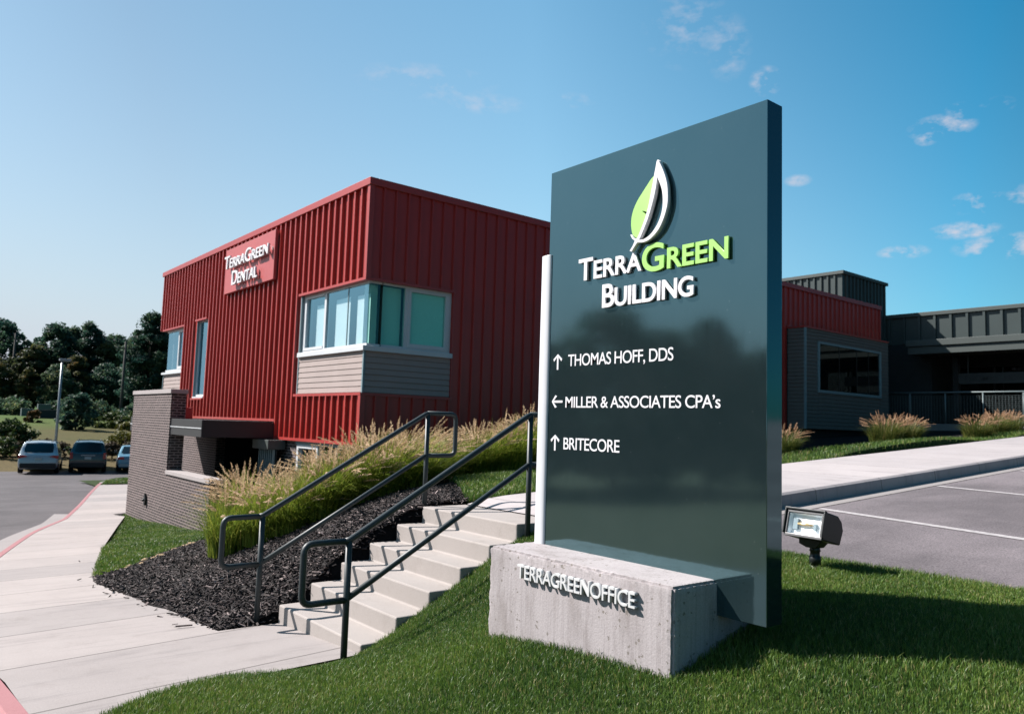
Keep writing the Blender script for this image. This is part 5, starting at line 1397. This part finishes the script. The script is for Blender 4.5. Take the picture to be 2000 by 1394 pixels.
# ------------------------------------------------------------------ CARS
def car(x, y, z, rz, label, paint, kind):
    t = thing('parked_car', label, 'car', (x, y, z), rz, 'cars parked nose in at the far edge of the lot')
    if kind == 'suv':
        L, Wd, H, belt, glass = 4.6, .92, 1.68, 1.02, (.10, .52, 1.62)
        st = [(.0, .62, .30, .92), (.05, .98, .26, .98), (.16, 1.04, .24, 1.0), (.30, 1.34, .24, 1.0), (.48, 1.63, .24, 1.0), (.8, 1.68, .22, 1.0), (2.2, 1.70, .22, 1.0), (2.7, 1.62, .22, 1.0), (3.45, 1.06, .24, .99), (4.2, .96, .24, .95), (4.5, .84, .28, .88), (4.6, .70, .36, .80)]
    elif kind == 'box':
        L, Wd, H, belt, glass = 4.5, .90, 1.72, 1.05, (.06, .26, 1.66)
        st = [(.0, .72, .34, .95), (.04, 1.06, .30, .99), (.08, 1.10, .28, 1.0), (.16, 1.38, .28, 1.0), (.26, 1.66, .28, 1.0), (.6, 1.72, .26, 1.0), (2.4, 1.74, .26, 1.0), (2.9, 1.66, .26, 1.0), (3.4, 1.14, .26, .99), (4.15, 1.05, .26, .96), (4.42, .95, .3, .9), (4.5, .8, .38, .84)]
    else:
        L, Wd, H, belt, glass = 4.7, .90, 1.46, .92, (.5, 1.15, 1.40)
        st = [(.0, .60, .30, .88), (.06, .88, .26, .97), (.3, .99, .24, 1.0), (.6, 1.0, .22, 1.0), (.85, 1.2, .22, 1.0), (1.2, 1.42, .22, 1.0), (2.3, 1.46, .20, 1.0), (2.75, 1.36, .20, 1.0), (3.4, .98, .22, .98), (4.3, .86, .24, .93), (4.6, .74, .28, .86), (4.7, .62, .34, .8)]
    mb = MB(); rings = []
    for (yy, zt, zb, wf) in st:
        w = Wd * wf
        if zt > belt + .04:
            k = (zt - belt) / (H - belt); gw = w * (.97 - .17 * k)
            half = [(0, zb), (w * .86, zb), (w * .98, zb + .14), (w, .62), (w * .985, .85), (w * .965, belt), (gw, zt - .10 * k), (gw * .9, zt - .02), (0, zt + .015)]
        else:
            half = [(0, zb), (w * .86, zb), (w * .98, min(zb + .14, zt - .1)), (w, min(.62, zt - .06)), (w * .99, min(.80, zt - .04)), (w * .97, zt - .03), (w * .94, zt - .012), (w * .8, zt), (0, zt + .01)]
        rings.append([(px, yy, pz) for px, pz in half] + [(-px, yy, pz) for px, pz in half[-2:0:-1]])
    n = len(rings[0]); vs = [p for r in rings for p in r]; fs = []
    for i in range(len(rings) - 1):
        for k in range(n): fs.append((i * n + k, i * n + (k + 1) % n, (i + 1) * n + (k + 1) % n, (i + 1) * n + k))
    fs.append(tuple(range(n))); fs.append(tuple(range((len(rings) - 1) * n, len(rings) * n)))
    body = mb.add(vs, fs).build('body', M[paint], t, True, bevel=.02)
    g0, g1, gz = glass
    def off(y, zz): return (y - .012, zz + .006)
    w0, w1 = Wd * .80, Wd * .66; zb0 = belt + .07
    if kind == 'sedan':
        q = [(-w0, .66, 1.04), (w0, .66, 1.04), (w1, 1.14, 1.39), (-w1, 1.14, 1.39)]
        q = [(a, b - .02, c + .012) for a, b, c in q]
    else:
        sl = [(s[0], s[1]) for s in st]
        f = lambda zz: float(np.interp(zz, [s[1] for s in st[1:6]], [s[0] for s in st[1:6]]))
        zs = [zb0 + .03, (zb0 + H - .10) / 2, H - .10]
        q = None
        mbq = MB(); V = []
        for i, zz in enumerate(zs):
            wq = w0 + (w1 - w0) * i / 2
            for sx in (-1, -.6, .6, 1): V.append((wq * sx, f(zz) - .02 + (.03 if abs(sx) == 1 else 0), zz))
        F = [(r * 4 + c, r * 4 + c + 1, r * 4 + c + 5, r * 4 + c + 4) for r in range(2) for c in range(3)]
        mbq.add(V, F).build('rear_window', M['car_glass'], t, True)
    if q: MB().add(q, [(0, 1, 2, 3)]).build('rear_window', M['car_glass'], t)
    for sx in (-1, 1):
        yb, yf = (.55, 3.0) if kind != 'sedan' else (1.05, 2.9)
        a = Wd * .972; b = Wd * .825
        zt = H - .13
        mbw = MB()
        for (p0, p1) in ((yb, (yb + yf) / 2 - .1), ((yb + yf) / 2 - .02, yf)):
            tp0 = p0 + (.22 if p0 == yb else 0); tp1 = p1 - (.42 if p1 == yf else 0)
            mbw.add([(sx * a, p0, belt + .05), (sx * a, p1, belt + .05), (sx * b, tp1, zt), (sx * b, tp0, zt)], [(0, 1, 2, 3)])
        mbw.build('side_window', M['car_glass'], t)
        tz = belt - .17
        if kind == 'suv': MB().prism([(sx * Wd * .52, tz + .06), (sx * Wd * .985, tz - .05), (sx * Wd * .985, tz + .12), (sx * Wd * .75, tz + .13)], lambda u, v, d: (u, d, v), -.01, .22).build('tail_light', M['tail'], t, bevel=.01)
        elif kind == 'box': MB().prism([(sx * Wd * .80, tz - .10), (sx * Wd * .975, tz - .12), (sx * Wd * .965, tz + .22), (sx * Wd * .82, tz + .22)], lambda u, v, d: (u, d, v), -.012, .15).build('tail_light', M['tail'], t, bevel=.01)
        else: MB().prism([(sx * Wd * .6, tz - .02), (sx * Wd * .96, tz - .04), (sx * Wd * .96, tz + .10), (sx * Wd * .65, tz + .10)], lambda u, v, d: (u, d, v), .0, .2).build('tail_light', M['tail'], t, bevel=.01)
        MB().box(sx * Wd - .06 + sx * .10, sx * Wd + .06 + sx * .10, 3.05, 3.2, belt + .02, belt + .18).build('mirror', M['trimblk'], t, bevel=.02)
        for yy in (.85, L - .85):
            rr = .34
            wx = sx * (Wd - .10)
            tyre = MB().tube([(wx - .11, yy, rr), (wx - .10, yy, rr), (wx + .10, yy, rr), (wx + .11, yy, rr)], [rr - .03, rr, rr, rr - .03], 24).build('wheel', M['rubber'], t, True)
            MB().tube([(wx + sx * .112, yy, rr), (wx + sx * .118, yy, rr)], [.21, .19], 18).build('rim', M['rim'], tyre, True)
    MB().box(-Wd * .90, Wd * .90, -.06, .2, .30, .56).build('bumper', M['trimblk'] if kind != 'sedan' else M[paint], t, bevel=.04)
    MB().box(-.16, .16, -.075 if kind == 'sedan' else -.02, .1, belt - .30, belt - .17).build('license_plate', M['plate'], t)
    if kind != 'sedan':
        for sx in (-.62, .62): MB().tube([(sx * Wd * .98, .75, H + .02), (sx * Wd * .98, .9, H + .06), (sx * Wd * .98, 2.3, H + .07), (sx * Wd * .98, 2.45, H + .03)], .018, 6).build('roof_rail', M['trimblk'], t, True)
    if kind == 'box': MB().box(-.34, .34, .0, .1, belt - .12, belt - .06).build('tailgate_trim', M['rim'], t, bevel=.01)
    return t
HD = math.radians(-12)
zc = float(zl(47.7)) - .15
car(6.72, 47.3, float(zl(47.3)) - .19, HD, 'silver grey crossover at the left end of the parked row', 'car_grey', 'suv')
car(9.1, 47.6, float(zl(47.6)) - .19, HD, 'dark teal boxy suv in the middle of the parked row', 'car_green', 'box')
car(11.4, 47.2, float(zl(47.2)) - .17, HD, 'steel blue sedan partly hidden behind the brick pier', 'car_blue', 'sedan')
for x, y, l in ((5.35, 53.0, 'concrete wheel stop in front of the silver crossover'), (8.75, 52.4, 'concrete wheel stop between crossover and teal suv'), (11.2, 51.9, 'concrete wheel stop in front of the blue sedan')):
    o = MB().prism([(-.09, 0), (.09, 0), (.06, .13), (-.06, .13)], lambda u, v, d: (d, u, v), -.9, .9).build('wheel_stop', M['cap'], None, bevel=.01)
    tag(o, l, 'wheel stop', 'wheel stops along the parked row'); o.location = (x, y, float(zl(y)) - .20); o.rotation_euler = (0, 0, HD)
